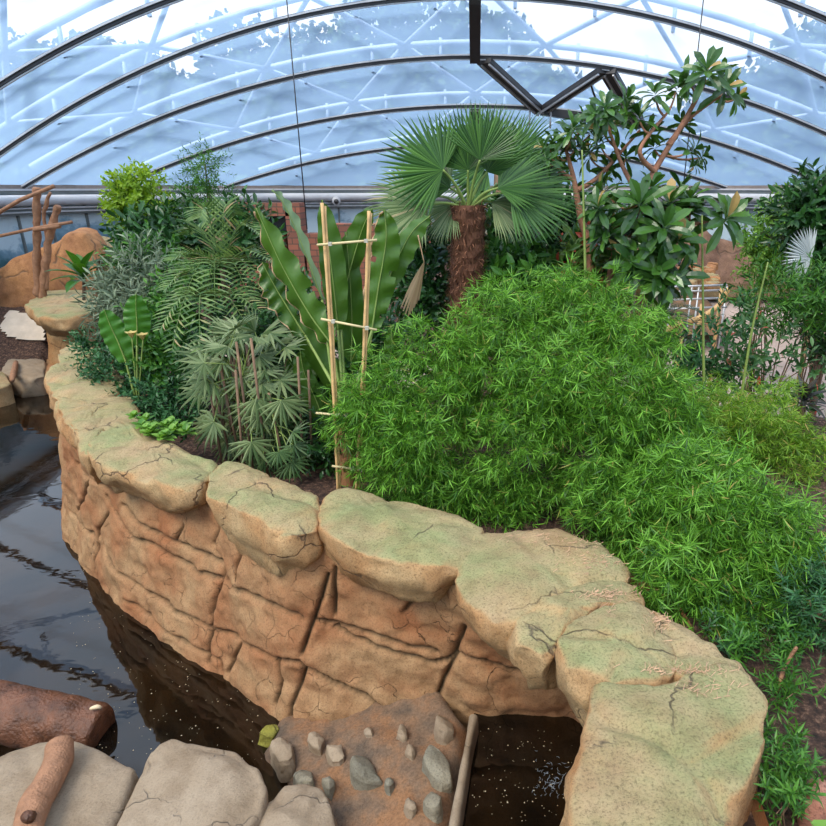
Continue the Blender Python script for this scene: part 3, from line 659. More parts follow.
# =================================================================== PLANTS
def strip(L_, W_, n=4, shape='lance', bend=0.0, fold=0.0, base=0.0):
    """one leaf along +X, face up +Z; returns verts, faces"""
    V = []; Fc = []; z = 0; x = 0; a = 0
    for i in range(n + 1):
        t = i / n
        if shape == 'lance': wd = (math.sin(PI * min(1, (t + 0.04)) ** 0.75)) 
        elif shape == 'ellip': wd = math.sin(PI * (0.03 + 0.97 * t)) ** 0.8 if t < 1 else 0
        elif shape == 'obov': wd = (t ** 0.9) * (1 - t) ** 0.45 * 1.9
        elif shape == 'strap': wd = min(1, t * 5 + .35) * (1 - max(0, (t - .75) / .25) ** 2) 
        else: wd = 1
        wd = max(wd, 0.02) * W_ / 2
        V += [(base + x, -wd, z + fold * wd), (base + x, 0, z), (base + x, wd, z + fold * wd)]
        x += math.cos(a) * L_ / n; z -= math.sin(a) * L_ / n; a += bend / n
    for i in range(n):
        k = i * 3; Fc += [(k, k + 3, k + 4, k + 1), (k + 1, k + 4, k + 5, k + 2)]
    return np.array(V), Fc
def strip2(L_, W_, n=3, bend=0.0):
    """cheap narrow leaf without midrib"""
    V = []; Fc = []; z = 0; x = 0; a = 0
    for i in range(n + 1):
        t = i / n; wd = (0.25, 1, 0.75, 0.04)[i] * W_ / 2 if n == 3 else math.sin(PI * (t * .9 + .1)) * W_ / 2
        V += [(x, -wd, z), (x, wd, z)]; x += math.cos(a) * L_ / n; z -= math.sin(a) * L_ / n; a += bend / n
    Fc = [(2 * i, 2 * i + 2, 2 * i + 3, 2 * i + 1) for i in range(n)]
    return np.array(V), Fc
def frame(d, up=(0, 0, 1), spin=0.0):
    """matrix whose X axis is d and Z axis is close to up"""
    x = np.array(d, float); x /= np.linalg.norm(x) + 1e-9; u = np.array(up, float); y = np.cross(u, x)
    if np.linalg.norm(y) < 1e-4: y = np.cross((0, 1, 0), x)
    y /= np.linalg.norm(y); z = np.cross(x, y)
    if spin: c, s = math.cos(spin), math.sin(spin); y, z = y * c + z * s, z * c - y * s
    return np.stack([x, y, z], 1)
class T:
    """template made of several leaves"""
    def __init__(s): s.v = []; s.f = []; s.n = 0
    def add(s, vf, M=None, p=(0, 0, 0)):
        v, f = vf; v = np.asarray(v)
        if M is not None: v = v @ M.T
        s.v.append(v + np.array(p)); s.f += [tuple(i + s.n for i in q) for q in f]; s.n += len(v)
    def get(s): return np.concatenate(s.v), s.f
def t_whorl(n, L_, W_, cone=1.2, bend=0.8, rn=random):
    """star of narrow leaves around +Z"""
    t = T()
    for i in range(n):
        a = 2 * PI * i / n + rn.uniform(-.3, .3); e = PI / 2 - cone * rn.uniform(0.35, 1.0)
        d = (math.cos(a) * math.cos(e), math.sin(a) * math.cos(e), math.sin(e))
        t.add(strip2(L_ * rn.uniform(.7, 1.15), W_, 3, bend * rn.uniform(.3, 1.3)), frame(d, (0, 0, 1)))
    return t.get()
def t_twig(n, TL, L_, W_, shape='ellip', bend=.5, rn=random, seg=3, fold=.3, spread=0.9):
    """twig along +Z with alternate leaves"""
    t = T()
    for i in range(n):
        z = TL * (i + .5) / n; a = 2.4 * i + rn.uniform(-.4, .4); e = PI / 2 - spread * (1 - .35 * i / n) * rn.uniform(.8, 1.2)
        d = (math.cos(a) * math.cos(e), math.sin(a) * math.cos(e), math.sin(e))
        t.add(strip(L_ * rn.uniform(.7, 1.1), W_ * rn.uniform(.8, 1.1), seg, shape, bend * rn.uniform(.3, 1.4), fold), frame(d, (0, 0, 1)), (0, 0, z))
    t.add(([(-.003, 0, 0), (.003, 0, 0), (0, .004, 0), (0, 0, TL)], [(0, 1, 3), (1, 2, 3), (2, 0, 3)]))
    return t.get()
def t_rosette(n, L_, W_, rn=random, shape='obov', bend=.7, fold=.35, lo=-0.35, hi=1.2):
    t = T()
    for i in range(n):
        k = i / n; a = 2.4 * i; e = lo + (hi - lo) * k + rn.uniform(-.15, .15)
        d = (math.cos(a) * math.cos(e), math.sin(a) * math.cos(e), math.sin(e))
        t.add(strip(L_ * (1 - .35 * k) * rn.uniform(.85, 1.1), W_, 5, shape, bend * (1 - .5 * k), fold), frame(d, (0, 0, 1)), (0, 0, k * L_ * .25))
    return t.get()
def rots(D, spins):
    """rotation matrices taking +Z to each direction D with a spin"""
    z = D / np.linalg.norm(D, axis=1, keepdims=True); a = np.where(np.abs(z[:, 2:3]) < .95, np.array([[0, 0, 1.0]]), np.array([[1.0, 0, 0]]))
    x = np.cross(a, z); x /= np.linalg.norm(x, axis=1, keepdims=True); y = np.cross(z, x)
    c, s = np.cos(spins)[:, None], np.sin(spins)[:, None]; x2 = x * c + y * s; y2 = y * c - x * s
    return np.stack([x2, y2, z], 2)
def scatter(g, lobes, n, temps, smin=.8, smax=1.2, out=.6, grav=-.35, rnd=.4, rmin=.72, cull=.55, tuft=1, ts=.08):
    """lobes: (centre, (rx, ry, rz)); sprays sit in the outer shell of the lobes, pointing outwards"""
    wts = np.array([r[0] * r[2] for c, r in lobes]); wts /= wts.sum(); idx = RNG.choice(len(lobes), n, p=wts)
    cs = np.array([tuple(c) for c, r in lobes])[idx]; rs = np.array([r for c, r in lobes])[idx]
    d = RNG.normal(size=(n, 3)); d /= np.linalg.norm(d, axis=1, keepdims=True)
    bad = d[:, 1] > cull; d[bad, 1] *= -1
    k = RNG.uniform(rmin, 1.0, (n, 1)) ** .7
    if tuft > 1:
        m_ = n // tuft + 1; cen = RNG.normal(size=(m_, 3)); cen /= np.linalg.norm(cen, axis=1, keepdims=True); bc = cen[:, 1] > cull; cen[bc, 1] *= -1
        ci = np.repeat(np.arange(m_), tuft)[:n]; li = RNG.choice(len(lobes), m_, p=wts)[ci]
        cs = np.array([tuple(c) for c, r in lobes])[li]; rs = np.array([r for c, r in lobes])[li]; d = cen[ci]; kk = RNG.uniform(rmin, 1.22, (m_, 1))[ci]
        cs = cs + RNG.normal(size=(n, 3)) * np.array([ts, ts, ts * .45]) - np.array([0, 0, 1]) * np.abs(RNG.normal(size=(n, 1))) * ts * .5; k = kk
    pos = cs + d * rs * k
    nn = d / rs; nn /= np.linalg.norm(nn, axis=1, keepdims=True)
    D = nn * out + np.array([0, 0, grav]) + RNG.normal(size=(n, 3)) * rnd
    R_ = rots(D, RNG.uniform(0, 6.28, n)) * RNG.uniform(smin, smax, (n, 1, 1))
    which = RNG.integers(0, len(temps), n)
    for j, (tv, tf) in enumerate(temps):
        mk = which == j
        if mk.any(): g.many(tv, tf, R_[mk], pos[mk])
def LB(px, py, Y, rp, ry=None, k=1.0):
    """lobe from its place and radius as measured on the photograph at depth Y"""
    c = P(px, py, Y); d = Y * math.cos(TH) - (c.z - CH) * math.sin(TH); r = rp / F * d; rz = (ry if ry else rp) / F * d
    return (c, (r, r * k, rz))
def stems(g, base, tops, r0=0.02, wob=0.05, n=8):
    base = Vector(base)
    for t in tops:
        t = Vector(t); m_ = base.lerp(t, .5) + Vector((random.uniform(-wob, wob), random.uniform(-wob, wob), wob)); b = base + Vector((random.uniform(-.06, .06), random.uniform(-.06, .06), 0))
        tube(g, spline([b, m_, t], n), [r0 * (1 - .7 * i / n) for i in range(n + 1)], 5)
M_stem = plain('brown_stem', (0.20, 0.12, 0.07), .8, var=.3, scale=12)
M_gstem = plain('green_stem', (0.22, 0.30, 0.07), .6, var=.2, scale=8)
M_rbark = plain('reddish_bark', (0.42, 0.19, 0.11), .75, var=.35, scale=10, bump=.5)
def gz(x, y): return ground_z(x, y)
def shrub(name, label, cat, lobes, n, temps, mat, group=None, base=None, stem=M_stem, nst=6, r0=.015, **kw):
    c = lobes[0][0] if base is None else Vector(base); bz = max(gz(c.x, c.y), 0.1); b = Vector((c.x, c.y, bz))
    r = thing(name, b, label, cat, group)
    g = G(); scatter(g, lobes, n, temps, **kw); g.build('foliage', mat, r, False)
    g = G(); tops = [Vector(l[0]) + Vector((random.uniform(-.4, .4) * l[1][0], 0, random.uniform(-.2, .5) * l[1][2])) for l in (lobes * 9)[:max(nst, len(lobes))]]
    stems(g, b, tops, r0); g.build('stem', stem, r); return r

# ---------- fine leaved bamboo
wh = [t_whorl(random.randint(9, 13), .125, .0072, 1.15, 0.9) for _ in range(6)]
M_bam = leafmat('bamboo_leaf', (0.012, 0.07, 0.008), (0.22, 0.49, 0.055), .45, .22, (0.42, 0.36, 0.10), .012)
M_bam2 = leafmat('bamboo_leaf_light', (0.05, 0.15, 0.015), (0.30, 0.50, 0.06), .5, .35, (0.5, 0.4, 0.12), .04)
kwb = dict(out=.55, grav=-.6, rnd=.35, rmin=.5, tuft=13, ts=.10, smin=.7, smax=1.2)
shrub('bamboo_clump', 'bright green fine-leaved bamboo clump just right of the tied canes', 'bamboo', [LB(385, 395, 5.2, 42), LB(420, 430, 5.0, 48), LB(368, 425, 5.1, 26, 30), LB(400, 470, 5.0, 34, 30), LB(445, 345, 5.4, 45, 40), LB(440, 480, 4.9, 35, 25), LB(470, 490, 4.8, 22, 36)], 3000, wh, M_bam, base=(-.4, 5.3, 0), **kwb)
shrub('bamboo_clump', 'largest fine-leaved bamboo clump in the centre, its top below the fan palm trunk', 'bamboo',
 [LB(510, 320, 5.7, 48, 36), LB(570, 300, 5.8, 44, 34), LB(615, 325, 5.6, 46, 40), LB(500, 380, 5.3, 55, 48), LB(560, 380, 5.2, 60, 55), LB(625, 390, 5.1, 60, 60), LB(520, 450, 4.9, 44, 50), LB(590, 460, 4.8, 50, 45), LB(650, 420, 4.9, 40, 44), LB(505, 500, 4.75, 18, 26)], 7200, wh, M_bam, base=(.8, 5.7, 0), **kwb)
shrub('bamboo_clump', 'drooping bamboo clump hanging over the big slab, right side', 'bamboo',
 [LB(640, 480, 4.4, 52, 48), LB(690, 500, 4.0, 62, 55), LB(735, 520, 3.9, 60, 62), LB(700, 560, 3.7, 60, 50), LB(750, 560, 3.7, 48, 52), LB(665, 580, 3.5, 30, 46), LB(620, 520, 4.2, 32, 34), LB(700, 600, 3.5, 50, 38)], 4600, wh, M_bam, base=(1.6, 4.3, 0), **kwb)
shrub('bamboo_clump', 'yellowish green bamboo growing behind the drooping clump at right', 'bamboo',
 [LB(690, 420, 6.2, 45, 36), LB(740, 420, 6.2, 55, 42), LB(780, 450, 6.0, 42, 34), LB(800, 470, 5.6, 26, 22)], 2200, wh, M_bam2, base=(2.6, 6.4, 0), **kwb)

# ---------- leaf fans
def fan_mesh(g, hub, axis, nrm, R_, n, span, W_=None, droop=.5, split=.45, rn=random, jit=.1):
    hub = np.array(hub); X = np.array(axis, float); X /= np.linalg.norm(X); Z = np.array(nrm, float); Z -= X * Z.dot(X); Z /= np.linalg.norm(Z); Y_ = np.cross(Z, X)
    W_ = W_ or 2.2 * R_ * span / n / 2 * .52
    for i in range(n):
        a = -span / 2 + span * i / (n - 1) + rn.uniform(-.5, .5) * span / n * .35; d = X * math.cos(a) + Y_ * math.sin(a)
        L_ = R_ * (1 - .22 * abs(a / (span / 2)) ** 2) * rn.uniform(1 - jit, 1)
        t = T(); m_ = 5; V = []; Fc = []; zc = 0; xx = 0; be = 0
        dn = Z + rn.uniform(-.12, .12) * Y_
        for k in range(m_ + 1):
            u = k / m_; wd = W_ * (min(1, .12 + u / split) if u < split else (1 - ((u - split) / (1 - split)) ** 1.5) + .03) / 2
            V += [(xx, -wd, zc - wd * .8), (xx, 0, zc), (xx, wd, zc - wd * .8)]; xx += math.cos(be) * L_ / m_; zc -= math.sin(be) * L_ / m_; be += droop / m_ * (0.4 if u < .5 else 1.8) * rn.uniform(.7, 1.3)
            Fc += [] if k == m_ else [(k * 3, k * 3 + 3, k * 3 + 4, k * 3 + 1), (k * 3 + 1, k * 3 + 4, k * 3 + 5, k * 3 + 2)]
        s_ = np.cross(dn, d); s_ /= np.linalg.norm(s_); M = np.stack([d, s_, np.cross(d, s_)], 1)
        g.add(np.array(V) @ M.T + hub, Fc)
def petiole(a, b, r=.012, sag=.05):
    g = G(); a = Vector(a); b = Vector(b); tube(g, spline([a, a.lerp(b, .5) + Vector((0, 0, sag)), b], 8), [r * 1.4 - r * .6 * i / 8 for i in range(9)], 6); return g
M_fan = leafmat('fan_palm_leaf', (0.025, 0.085, 0.018), (0.11, 0.24, 0.05), .4, .25, None, 0, spec=.5)
M_fanp = leafmat('fan_palm_leaf_pale', (0.10, 0.17, 0.06), (0.30, 0.36, 0.17), .5, .25, (0.5, 0.42, 0.24), .08)
M_rhap = leafmat('rhapis_leaf', (0.06, 0.11, 0.035), (0.27, 0.33, 0.15), .45, .2, (0.45, 0.22, 0.12), .04)
YP = 6.8; crown = P(468, 205, YP)
fp = thing('fan_palm', (crown.x, YP, gz(crown.x, YP)), 'fan palm with a shaggy brown trunk and round fan leaves, centre', 'palm')
g = G(); b0 = Vector((crown.x - .05, YP, gz(crown.x, YP) - .1)); NT = 40; V = []; SEG = 36
for i in range(NT + 1):
    z = b0.z + (crown.z - b0.z) * i / NT
    for k in range(SEG):
        a = 2 * PI * k / SEG; rr = .175 + noise.noise(Vector((math.cos(a) * 3, math.sin(a) * 3, z * 9))) * .02 + .01 * math.sin(z * 55 + 3 * a)
        V.append((b0.x + (crown.x - b0.x) * i / NT + math.cos(a) * rr, YP + math.sin(a) * rr, z))
g.add(V, [(i * SEG + k, i * SEG + (k + 1) % SEG, (i + 1) * SEG + (k + 1) % SEG, (i + 1) * SEG + k) for i in range(NT) for k in range(SEG)])
for i in range(4200):
    a = random.uniform(0, 6.28); z = random.uniform(b0.z, crown.z); p = np.array([b0.x + (crown.x - b0.x) * (z - b0.z) / (crown.z - b0.z) + math.cos(a) * .175, YP + math.sin(a) * .175, z])
    d = np.array([math.cos(a), math.sin(a), random.uniform(-.5, 1.8)]) + RNG.normal(size=3) * .4
    v, f = strip2(random.uniform(.05, .11), random.uniform(.004, .012), 3, random.uniform(-.6, .8)); g.add(v @ frame(d).T + p, f)
g.build('trunk', leafmat('palm_fibre', (0.05, 0.018, 0.010), (0.34, 0.15, 0.08), .85, .0), fp, False)
FR = [((443, 170), 158, 62, 1.05 * PI, (.1, -1, .35), 0.25, M_fan), ((468, 170), 98, 58, .80 * PI, (0, -1, .5), .12, M_fan), ((487, 172), 55, 62, .75 * PI, (0, -1, .45), .2, M_fan),
      ((514, 178), 10, 58, .95 * PI, (0, -.8, .7), .5, M_fan), ((430, 196), 184, 66, .8 * PI, (0, -.75, .7), .55, M_fanp), ((424, 206), 200, 56, .8 * PI, (0, -.8, .7), .6, M_fanp),
      ((510, 192), -8, 70, .8 * PI, (0, -.75, .7), .6, M_fan), ((455, 204), 218, 46, .7 * PI, (0, -.6, .9), .7, M_fanp), ((492, 202), -22, 56, .7 * PI, (0, -.6, .9), .7, M_fanp),
      ((466, 208), -95, 24, .9 * PI, (0, -.8, .6), .8, M_fanp), ((480, 160), 75, 50, .8 * PI, (0, -.9, -.3), .3, M_fan), ((498, 188), 30, 56, .8 * PI, (0, -.7, .8), .5, M_fan), ((450, 188), 140, 52, .8 * PI, (0, -.7, .8), .5, M_fan)]
for i, ((hx, hy), ang, rp, span, nr_, dr, mt) in enumerate(FR):
    yy = YP - .25 + .13 * (i % 5); hub = P(hx, hy, yy); a = math.radians(ang); ax = Vector((math.cos(a), -.15 if i > 3 else .05, math.sin(a)))
    g = G(); fan_mesh(g, hub, ax, nr_, rp / F * yy * 1.06, 34, span, droop=dr, split=.5); fr = g.build('frond', mt, fp, False)
    petiole((crown.x, YP, crown.z - .05), hub, .014).build('petiole', M_gstem, fr)
# a second, more distant fan palm top
y2 = 9.5; c2 = P(503, 168, y2); f2 = thing('fan_palm', (c2.x, y2, gz(c2.x, y2)), 'smaller fan palm with pale stub trunk, behind the central palm at its right', 'palm')
g = G(); tube(g, [(c2.x, y2, gz(c2.x, y2)), (c2.x, y2, c2.z)], [.16, .13], 14); g.build('trunk', M_stem, f2)
for k, ang in enumerate((165, 110, 60, 10, -30, 210)):
    a = math.radians(ang); hub = c2 + Vector((math.cos(a) * .25, -.1, math.sin(a) * .12)); g = G(); fan_mesh(g, hub, (math.cos(a), -.2, math.sin(a) * .7), (0, -.7, .7), .75, 26, 2.4, droop=.6, split=.55); g.build('frond', M_fan, f2, False)

# ---------- rhapis clumps
def rhapis(label, cx, cy, Y, rx, ry, n, name='lady_palm', mat=M_rhap, Rp=34, seed=1):
    rn = random.Random(seed); c = P(cx, cy, Y); b = Vector((c.x, Y, gz(c.x, Y))); r = thing(name, b, label, 'palm'); g = G()
    for i in range(n):
        a = rn.uniform(0, 2 * PI); k = math.sqrt(rn.uniform(0, 1)); px, py = cx + math.cos(a) * k * rx, cy - math.sin(a) * k * ry; yy = Y + rn.uniform(-.45, .35) + (py - cy) / ry * -.25
        hub = P(px, py, yy); o2 = Vector(((px - cx) / rx, -.9, .35 + (cy - py) / ry * .5)).normalized()
        ax = Vector(((px - cx) / rx * 1.1 + rn.uniform(-.4, .4), -.5, -.45 + (cy - py) / ry * .8 + rn.uniform(-.3, .3))); nr_ = (o2.x * .6, -.75, .75)
        h = G(); fan_mesh(h, hub, ax, nr_, Rp / F * yy * rn.uniform(.8, 1.15), rn.randint(9, 12), rn.uniform(2.6, 4.0), W_=Rp / F * yy * .105, droop=rn.uniform(.5, 1.1), split=.35, rn=rn)
        fr = h.build('frond', mat, r, False); ba = b + Vector((rn.uniform(-.3, .3), rn.uniform(-.2, .2), rn.uniform(.2, .9)))
        petiole(ba, hub, .005, .06).build('petiole', M_gstem, fr)
    for i in range(9):
        q = b + Vector((rn.uniform(-.35, .35), rn.uniform(-.2, .2), 0)); tube(g, [q, q + Vector((rn.uniform(-.1, .1), 0, rn.uniform(.8, 1.4)))], .012, 6)
    g.build('stem', M_stem, r); return r
rhapis('dusty green lady palm with drooping fingered leaves left of the tied canes', 246, 385, 5.9, 52, 62, 66)
rhapis('darker low lady palm at the foot of the tied canes, left side', 275, 445, 5.6, 34, 26, 16, mat=leafmat('rhapis_dark', (0.04, 0.09, 0.03), (0.14, 0.22, 0.08), .45, .2), Rp=26, seed=5)

# ---------- banana with big paddle leaves
M_ban = leafmat('banana_leaf', (0.015, 0.06, 0.008), (0.11, 0.23, 0.03), .38, .3, None, 0, big=3.0, spec=.5)
M_banb = leafmat('banana_leaf_back', (0.14, 0.22, 0.12), (0.24, 0.34, 0.19), .5, .3)
M_dry = leafmat('dry_banana', (0.42, 0.26, 0.14), (0.62, 0.42, 0.25), .8, .2)
def paddle(parent, mid, wpx, Y, roll=0.0, mat=None, tear=0.0, fold=.25, name='leaf', wave=.02, t0=0.0, rn=random):
    pts = [P(x, y, (yy if yy else Y)) for x, y, yy in [(q + (None,))[:3] for q in mid]]; n = 30; s_ = spline(pts, n); W_ = wpx / F * Y
    V = []; Fc = []; cols = 9; V3 = []
    for i, p in enumerate(s_):
        t = i / n; tg = (s_[min(i + 1, n)] - s_[max(i - 1, 0)]).normalized(); vd = (p - Vector((0, 0, CH))).normalized(); sd_ = tg.cross(vd).normalized(); nn = sd_.cross(tg).normalized()
        c, s = math.cos(roll), math.sin(roll); sv = sd_ * c + nn * s; nv = nn * c - sd_ * s
        wd = (math.sin(PI * min(1, .06 + t * .97)) ** .55) * W_ / 2 if t < .985 else W_ * .04
        for k in range(cols):
            u = k / (cols - 1) * 2 - 1; wv = math.sin(t * 37 + u * 2 + W_ * 90) * wave * abs(u)
            edge = 1 + (tear * .18 * noise.noise(Vector((t * 14, u * 2, W_ * 50))) if abs(u) > .8 else 0)
            V.append(p + sv * (u * wd * edge) - nv * (abs(u) * wd * fold * -1) + nv * wv)
    Fc = [(i * cols + k, i * cols + k + 1, (i + 1) * cols + k + 1, (i + 1) * cols + k) for i in range(n) for k in range(cols - 1) if not (tear and k in (0, 1, cols - 2, cols - 3) and noise.noise(Vector((i * 1.7, 0 if k < 4 else 9, W_ * 77))) > .33 and 3 < i < n - 3)]
    g = G(); g.add([tuple(v) for v in V], Fc); lf = g.build(name, mat or M_ban, parent)
    if tear:
        g = G(); tube(g, [V[i * cols + cols - 1] for i in range(2, n, 1)], [.002 + .006 * abs(noise.noise(Vector((i * .7, 3, W_ * 9)))) * 2 for i in range(2, n)], 5); g.build('dry_edge', M_dry, lf)
    g = G(); tube(g, [p + (Vector((0, 0, CH)) - p).normalized() * .004 for p in s_], [max(.003, W_ * .035 * (1 - i / n)) for i in range(n + 1)], 6); g.build('midrib', M_gstem, lf); return lf, pts[0]
YB = 5.7; bb = P(348, 478, 5.35); bn = thing('banana_plant', (bb.x, bb.y, gz(bb.x, bb.y)), 'tall banana plant with large upright paddle leaves behind the tied canes', 'banana plant')
BL = [([(332, 345), (308, 312), (280, 262), (256, 208)], 34, .5, M_ban, 1), ([(322, 300), (300, 240), (284, 205), (272, 190)], 15, .9, M_banb, 0), ([(338, 330), (334, 290), (328, 240), (322, 200)], 30, .25, M_ban, 0),
 ([(340, 310), (350, 270), (362, 230), (372, 208)], 28, -.35, M_ban, 0), ([(372, 330), (378, 290), (386, 240), (384, 210)], 34, .1, M_ban, 1), ([(380, 300), (396, 262), (412, 232), (430, 216)], 27, .45, M_ban, 0),
 ([(352, 420), (340, 390), (312, 350), (296, 322)], 34, .35, M_ban, 0), ([(346, 450), (326, 410), (304, 380), (286, 358)], 36, .3, M_ban, 1), ([(382, 385), (388, 365), (392, 345), (391, 326)], 20, .1, M_ban, 0),
 ([(330, 440), (318, 405), (304, 372), (300, 350)], 26, -.3, M_ban, 0), ([(305, 335), (286, 305), (274, 285), (262, 262)], 30, -.4, M_ban, 1), ([(350, 380), (352, 330), (350, 280), (346, 232)], 34, -.2, M_ban, 0), ([(368, 440), (364, 420), (358, 400), (352, 370)], 26, 0.1, M_ban, 0)]
for i, (mid, wp, ro, mt, te) in enumerate(BL):
    yy = YB + (.16 * (i % 4) - .15); lf, p0 = paddle(bn, mid, wp * .86, yy, ro, mt, te, fold=.5, wave=.045 if te else .018)
    petiole((bb.x + random.uniform(-.05, .05), bb.y, gz(bb.x, bb.y) + .35 + .04 * i), p0, .014, .0).build('petiole', M_gstem, lf)
g = G(); z0 = gz(bb.x, bb.y) - .05; prof = [(0, .085), (.2, .09), (.4, .075), (.6, .06), (.75, .045)]
tube(g, [(bb.x, bb.y, z0 + a) for a, r_ in prof], [r_ for a, r_ in prof], 16)
for k in range(90):
    a = random.uniform(0, 6.28); z = z0 + random.uniform(0, .6); v, f = strip2(random.uniform(.06, .14), .025, 3, -.2); d = (math.cos(a) * .3, math.sin(a) * .3, 1); g.add(v @ frame(d, (math.cos(a), math.sin(a), 0)).T + np.array([bb.x + math.cos(a) * .078, bb.y + math.sin(a) * .078, z]), f)
g.build('trunk', leafmat('banana_trunk', (0.16, 0.06, 0.025), (0.40, 0.20, 0.09), .8, 0), bn, False)
g = G(); h0 = P(424, 262, YB)
for k in range(9):
    e = P(401 + k * 2.2, 318 - abs(k - 3) * 3.5, YB + .02 * k); mm = h0.lerp(e, .5) + Vector((0, 0, .02)); s_ = spline([h0, mm, e], 6); V = []
    for i, p in enumerate(s_): wd = (.003 + .009 * math.sin(PI * i / 6.5)); V += [tuple(p + Vector((-wd, 0, 0))), tuple(p + Vector((wd, .01, 0)))]
    g.add(V, [(2 * i, 2 * i + 1, 2 * i + 3, 2 * i + 2) for i in range(6)])
lf = g.build('dead_leaf', M_dry, bn, False); lf['label'] = 'dry tan hanging leaf'; petiole(P(418, 235, YB), h0, .005, 0).build('petiole', M_dry, lf)

# ---------- canes tied into a frame
M_cane = plain('bamboo_cane', (0.62, 0.38, 0.16), .55, var=.25, scale=10)
M_tie = plain('pale_tie', (0.45, 0.42, 0.34), .7)
M_cane2 = plain('pale_cane', (0.62, 0.50, 0.26), .6, var=.15, scale=8)
ct = thing('cane_trellis', (P(338, 490, 5.05).x, 5.05, 1.4), 'frame of two tall upright bamboo canes tied with four thin crossbars', 'plant support')
for a, b, o_ in (((322, 203, 5.25), (338, 492, 4.95), 0), ((324.5, 206, 5.27), (340, 492, 4.97), 0), ((369, 211, 5.25), (356, 492, 4.98), 0), ((370.5, 213, 5.27), (358.5, 492, 5.0), 0)):
    g = G(); p = P(*a); q = P(*b); tube(g, spline([p, p.lerp(q, .5) + Vector((.01, 0, 0)), q], 20), [.0125 + (.003 if i % 4 == 0 else 0) for i in range(21)], 8); g.build('upright_cane', M_cane, ct)
for a, b in (((317, 245, 5.15), (377, 240, 5.15)), ((321, 319, 5.08), (377, 330, 5.08)), ((316, 413, 4.98), (350, 416, 4.98)), ((332, 466, 4.93), (364, 470, 4.93))):
    g = G(); tube(g, [P(*a), P(*b)], .010, 8); cb = g.build('crossbar', M_cane2, ct)
    for X in (.22, .82):
        if a[1] > 400 and X > .5: pass
        g = G(); c = P(*a).lerp(P(*b), X if a[1] < 400 else (.65 if X < .5 else .9)); bar(g, c - Vector((.014, 0, 0)), c + Vector((.014, 0, 0)), .036, .028); g.build('tie', M_tie, cb, False)

# ---------- palms with feathery fronds
def pinnate(g, pts, L_, W_, n=26, droop=.5, vee=.35, rn=random):
    s_ = spline(pts, n * 2); tube(g, s_, [.008 * (1 - .8 * i / (2 * n)) + .001 for i in range(2 * n + 1)], 5)
    for i in range(3, 2 * n, 2):
        t = i / (2 * n); tg = (s_[i + 1 if i < 2 * n else i] - s_[i - 1]).normalized(); up = Vector((0, 0, 1)); side = tg.cross(up).normalized(); up = side.cross(tg)
        for sg in (-1, 1):
            l = L_ * (math.sin(PI * (.12 + .8 * t)) ** .7) * rn.uniform(.85, 1.1); d = side * sg * .85 + tg * .55 + up * vee
            v, f = strip(l, W_, 3, 'lance', droop * rn.uniform(.6, 1.4), 0.3); g.add(v @ frame(tuple(d), tuple(up)).T + np.array(s_[i]), f)
M_feather = leafmat('feather_palm', (0.05, 0.12, 0.03), (0.20, 0.30, 0.09), .4, .25, (0.4, 0.3, 0.15), .03)
M_feather2 = leafmat('cycad_leaf', (0.012, 0.05, 0.02), (0.05, 0.12, 0.05), .35, .2)
def feather_palm(label, base, hub, tips, L_, W_, Y, mat, name='feather_palm', n=24, trunk=.04, droop=.5):
    hp = P(*hub, Y); b = P(*base, Y); b = Vector((b.x, Y, gz(b.x, Y))); r = thing(name, b, label, 'palm')
    if trunk: g = G(); tube(g, spline([b, b.lerp(hp, .5) + Vector((.03, 0, 0)), hp], 10), [trunk * (1.2 - .4 * i / 10) for i in range(11)], 8); g.build('trunk', M_stem, r)
    for i, (tx, ty, dy) in enumerate(tips):
        e = P(tx, ty, Y + dy); mm = hp.lerp(e, .5); mm.z = max(hp.z, e.z) + (hp - e).length * .12; g = G(); pinnate(g, [hp, mm, e], L_, W_, n, droop); g.build('frond', mat, r, False)
    return r
feather_palm('olive feather palm with arching fronds, upper left between the yellow tree and banana', (225, 330), (222, 268), [(170, 262, -.4), (184, 300, -.9), (200, 218, -.2), (165, 290, -.5), (262, 235, -.2), (275, 262, -.4), (250, 300, -.7), (215, 312, -1), (235, 215, .3), (188, 235, .2), (270, 290, -.5)], .30, .026, 7.6, M_feather)
feather_palm('second feather palm with long dusty fronds just above the lady palm', (205, 345), (208, 300), [(160, 330, -.5), (172, 350, -.6), (250, 330, -.4), (230, 270, .1), (186, 275, 0), (262, 312, -.3), (200, 350, -.7)], .26, .022, 7.0, M_feather, n=20)
feather_palm('low dark cycad with stiff shiny fronds beyond the central bamboo, right', (660, 345), (662, 318), [(690, 350, -.5), (705, 335, -.3), (625, 312, 0), (640, 300, .1), (700, 312, 0), (678, 300, .2), (650, 345, -.6)], .22, .016, 8.6, M_feather2, 'cycad', trunk=.08, n=26)

# ---------- broadleaf shrubs and trees filling the bed
tw_small = [t_twig(9, .30, .10, .04, 'ellip', .5, seg=3) for _ in range(4)]
tw_med = [t_twig(7, .34, .17, .065, 'ellip', .6, seg=3) for _ in range(4)]
tw_big = [t_twig(5, .3, .30, .11, 'ellip', .8, seg=4) for _ in range(4)]
tw_lanc = [t_twig(10, .32, .15, .026, 'lance', .7, seg=3) for _ in range(4)]
tw_fine = [t_twig(16, .36, .075, .016, 'lance', .5, seg=3, spread=1.2) for _ in range(4)]
M_dk = leafmat('dark_leaf', (0.008, 0.04, 0.010), (0.04, 0.13, 0.025), .35, .2, spec=.5)
M_md = leafmat('mid_leaf', (0.02, 0.09, 0.015), (0.09, 0.24, 0.03), .4, .25)
M_bl = leafmat('bluish_leaf', (0.015, 0.06, 0.02), (0.06, 0.18, 0.06), .4, .2)
M_yl = leafmat('yellow_green_leaf', (0.10, 0.22, 0.015), (0.34, 0.50, 0.05), .5, .4)
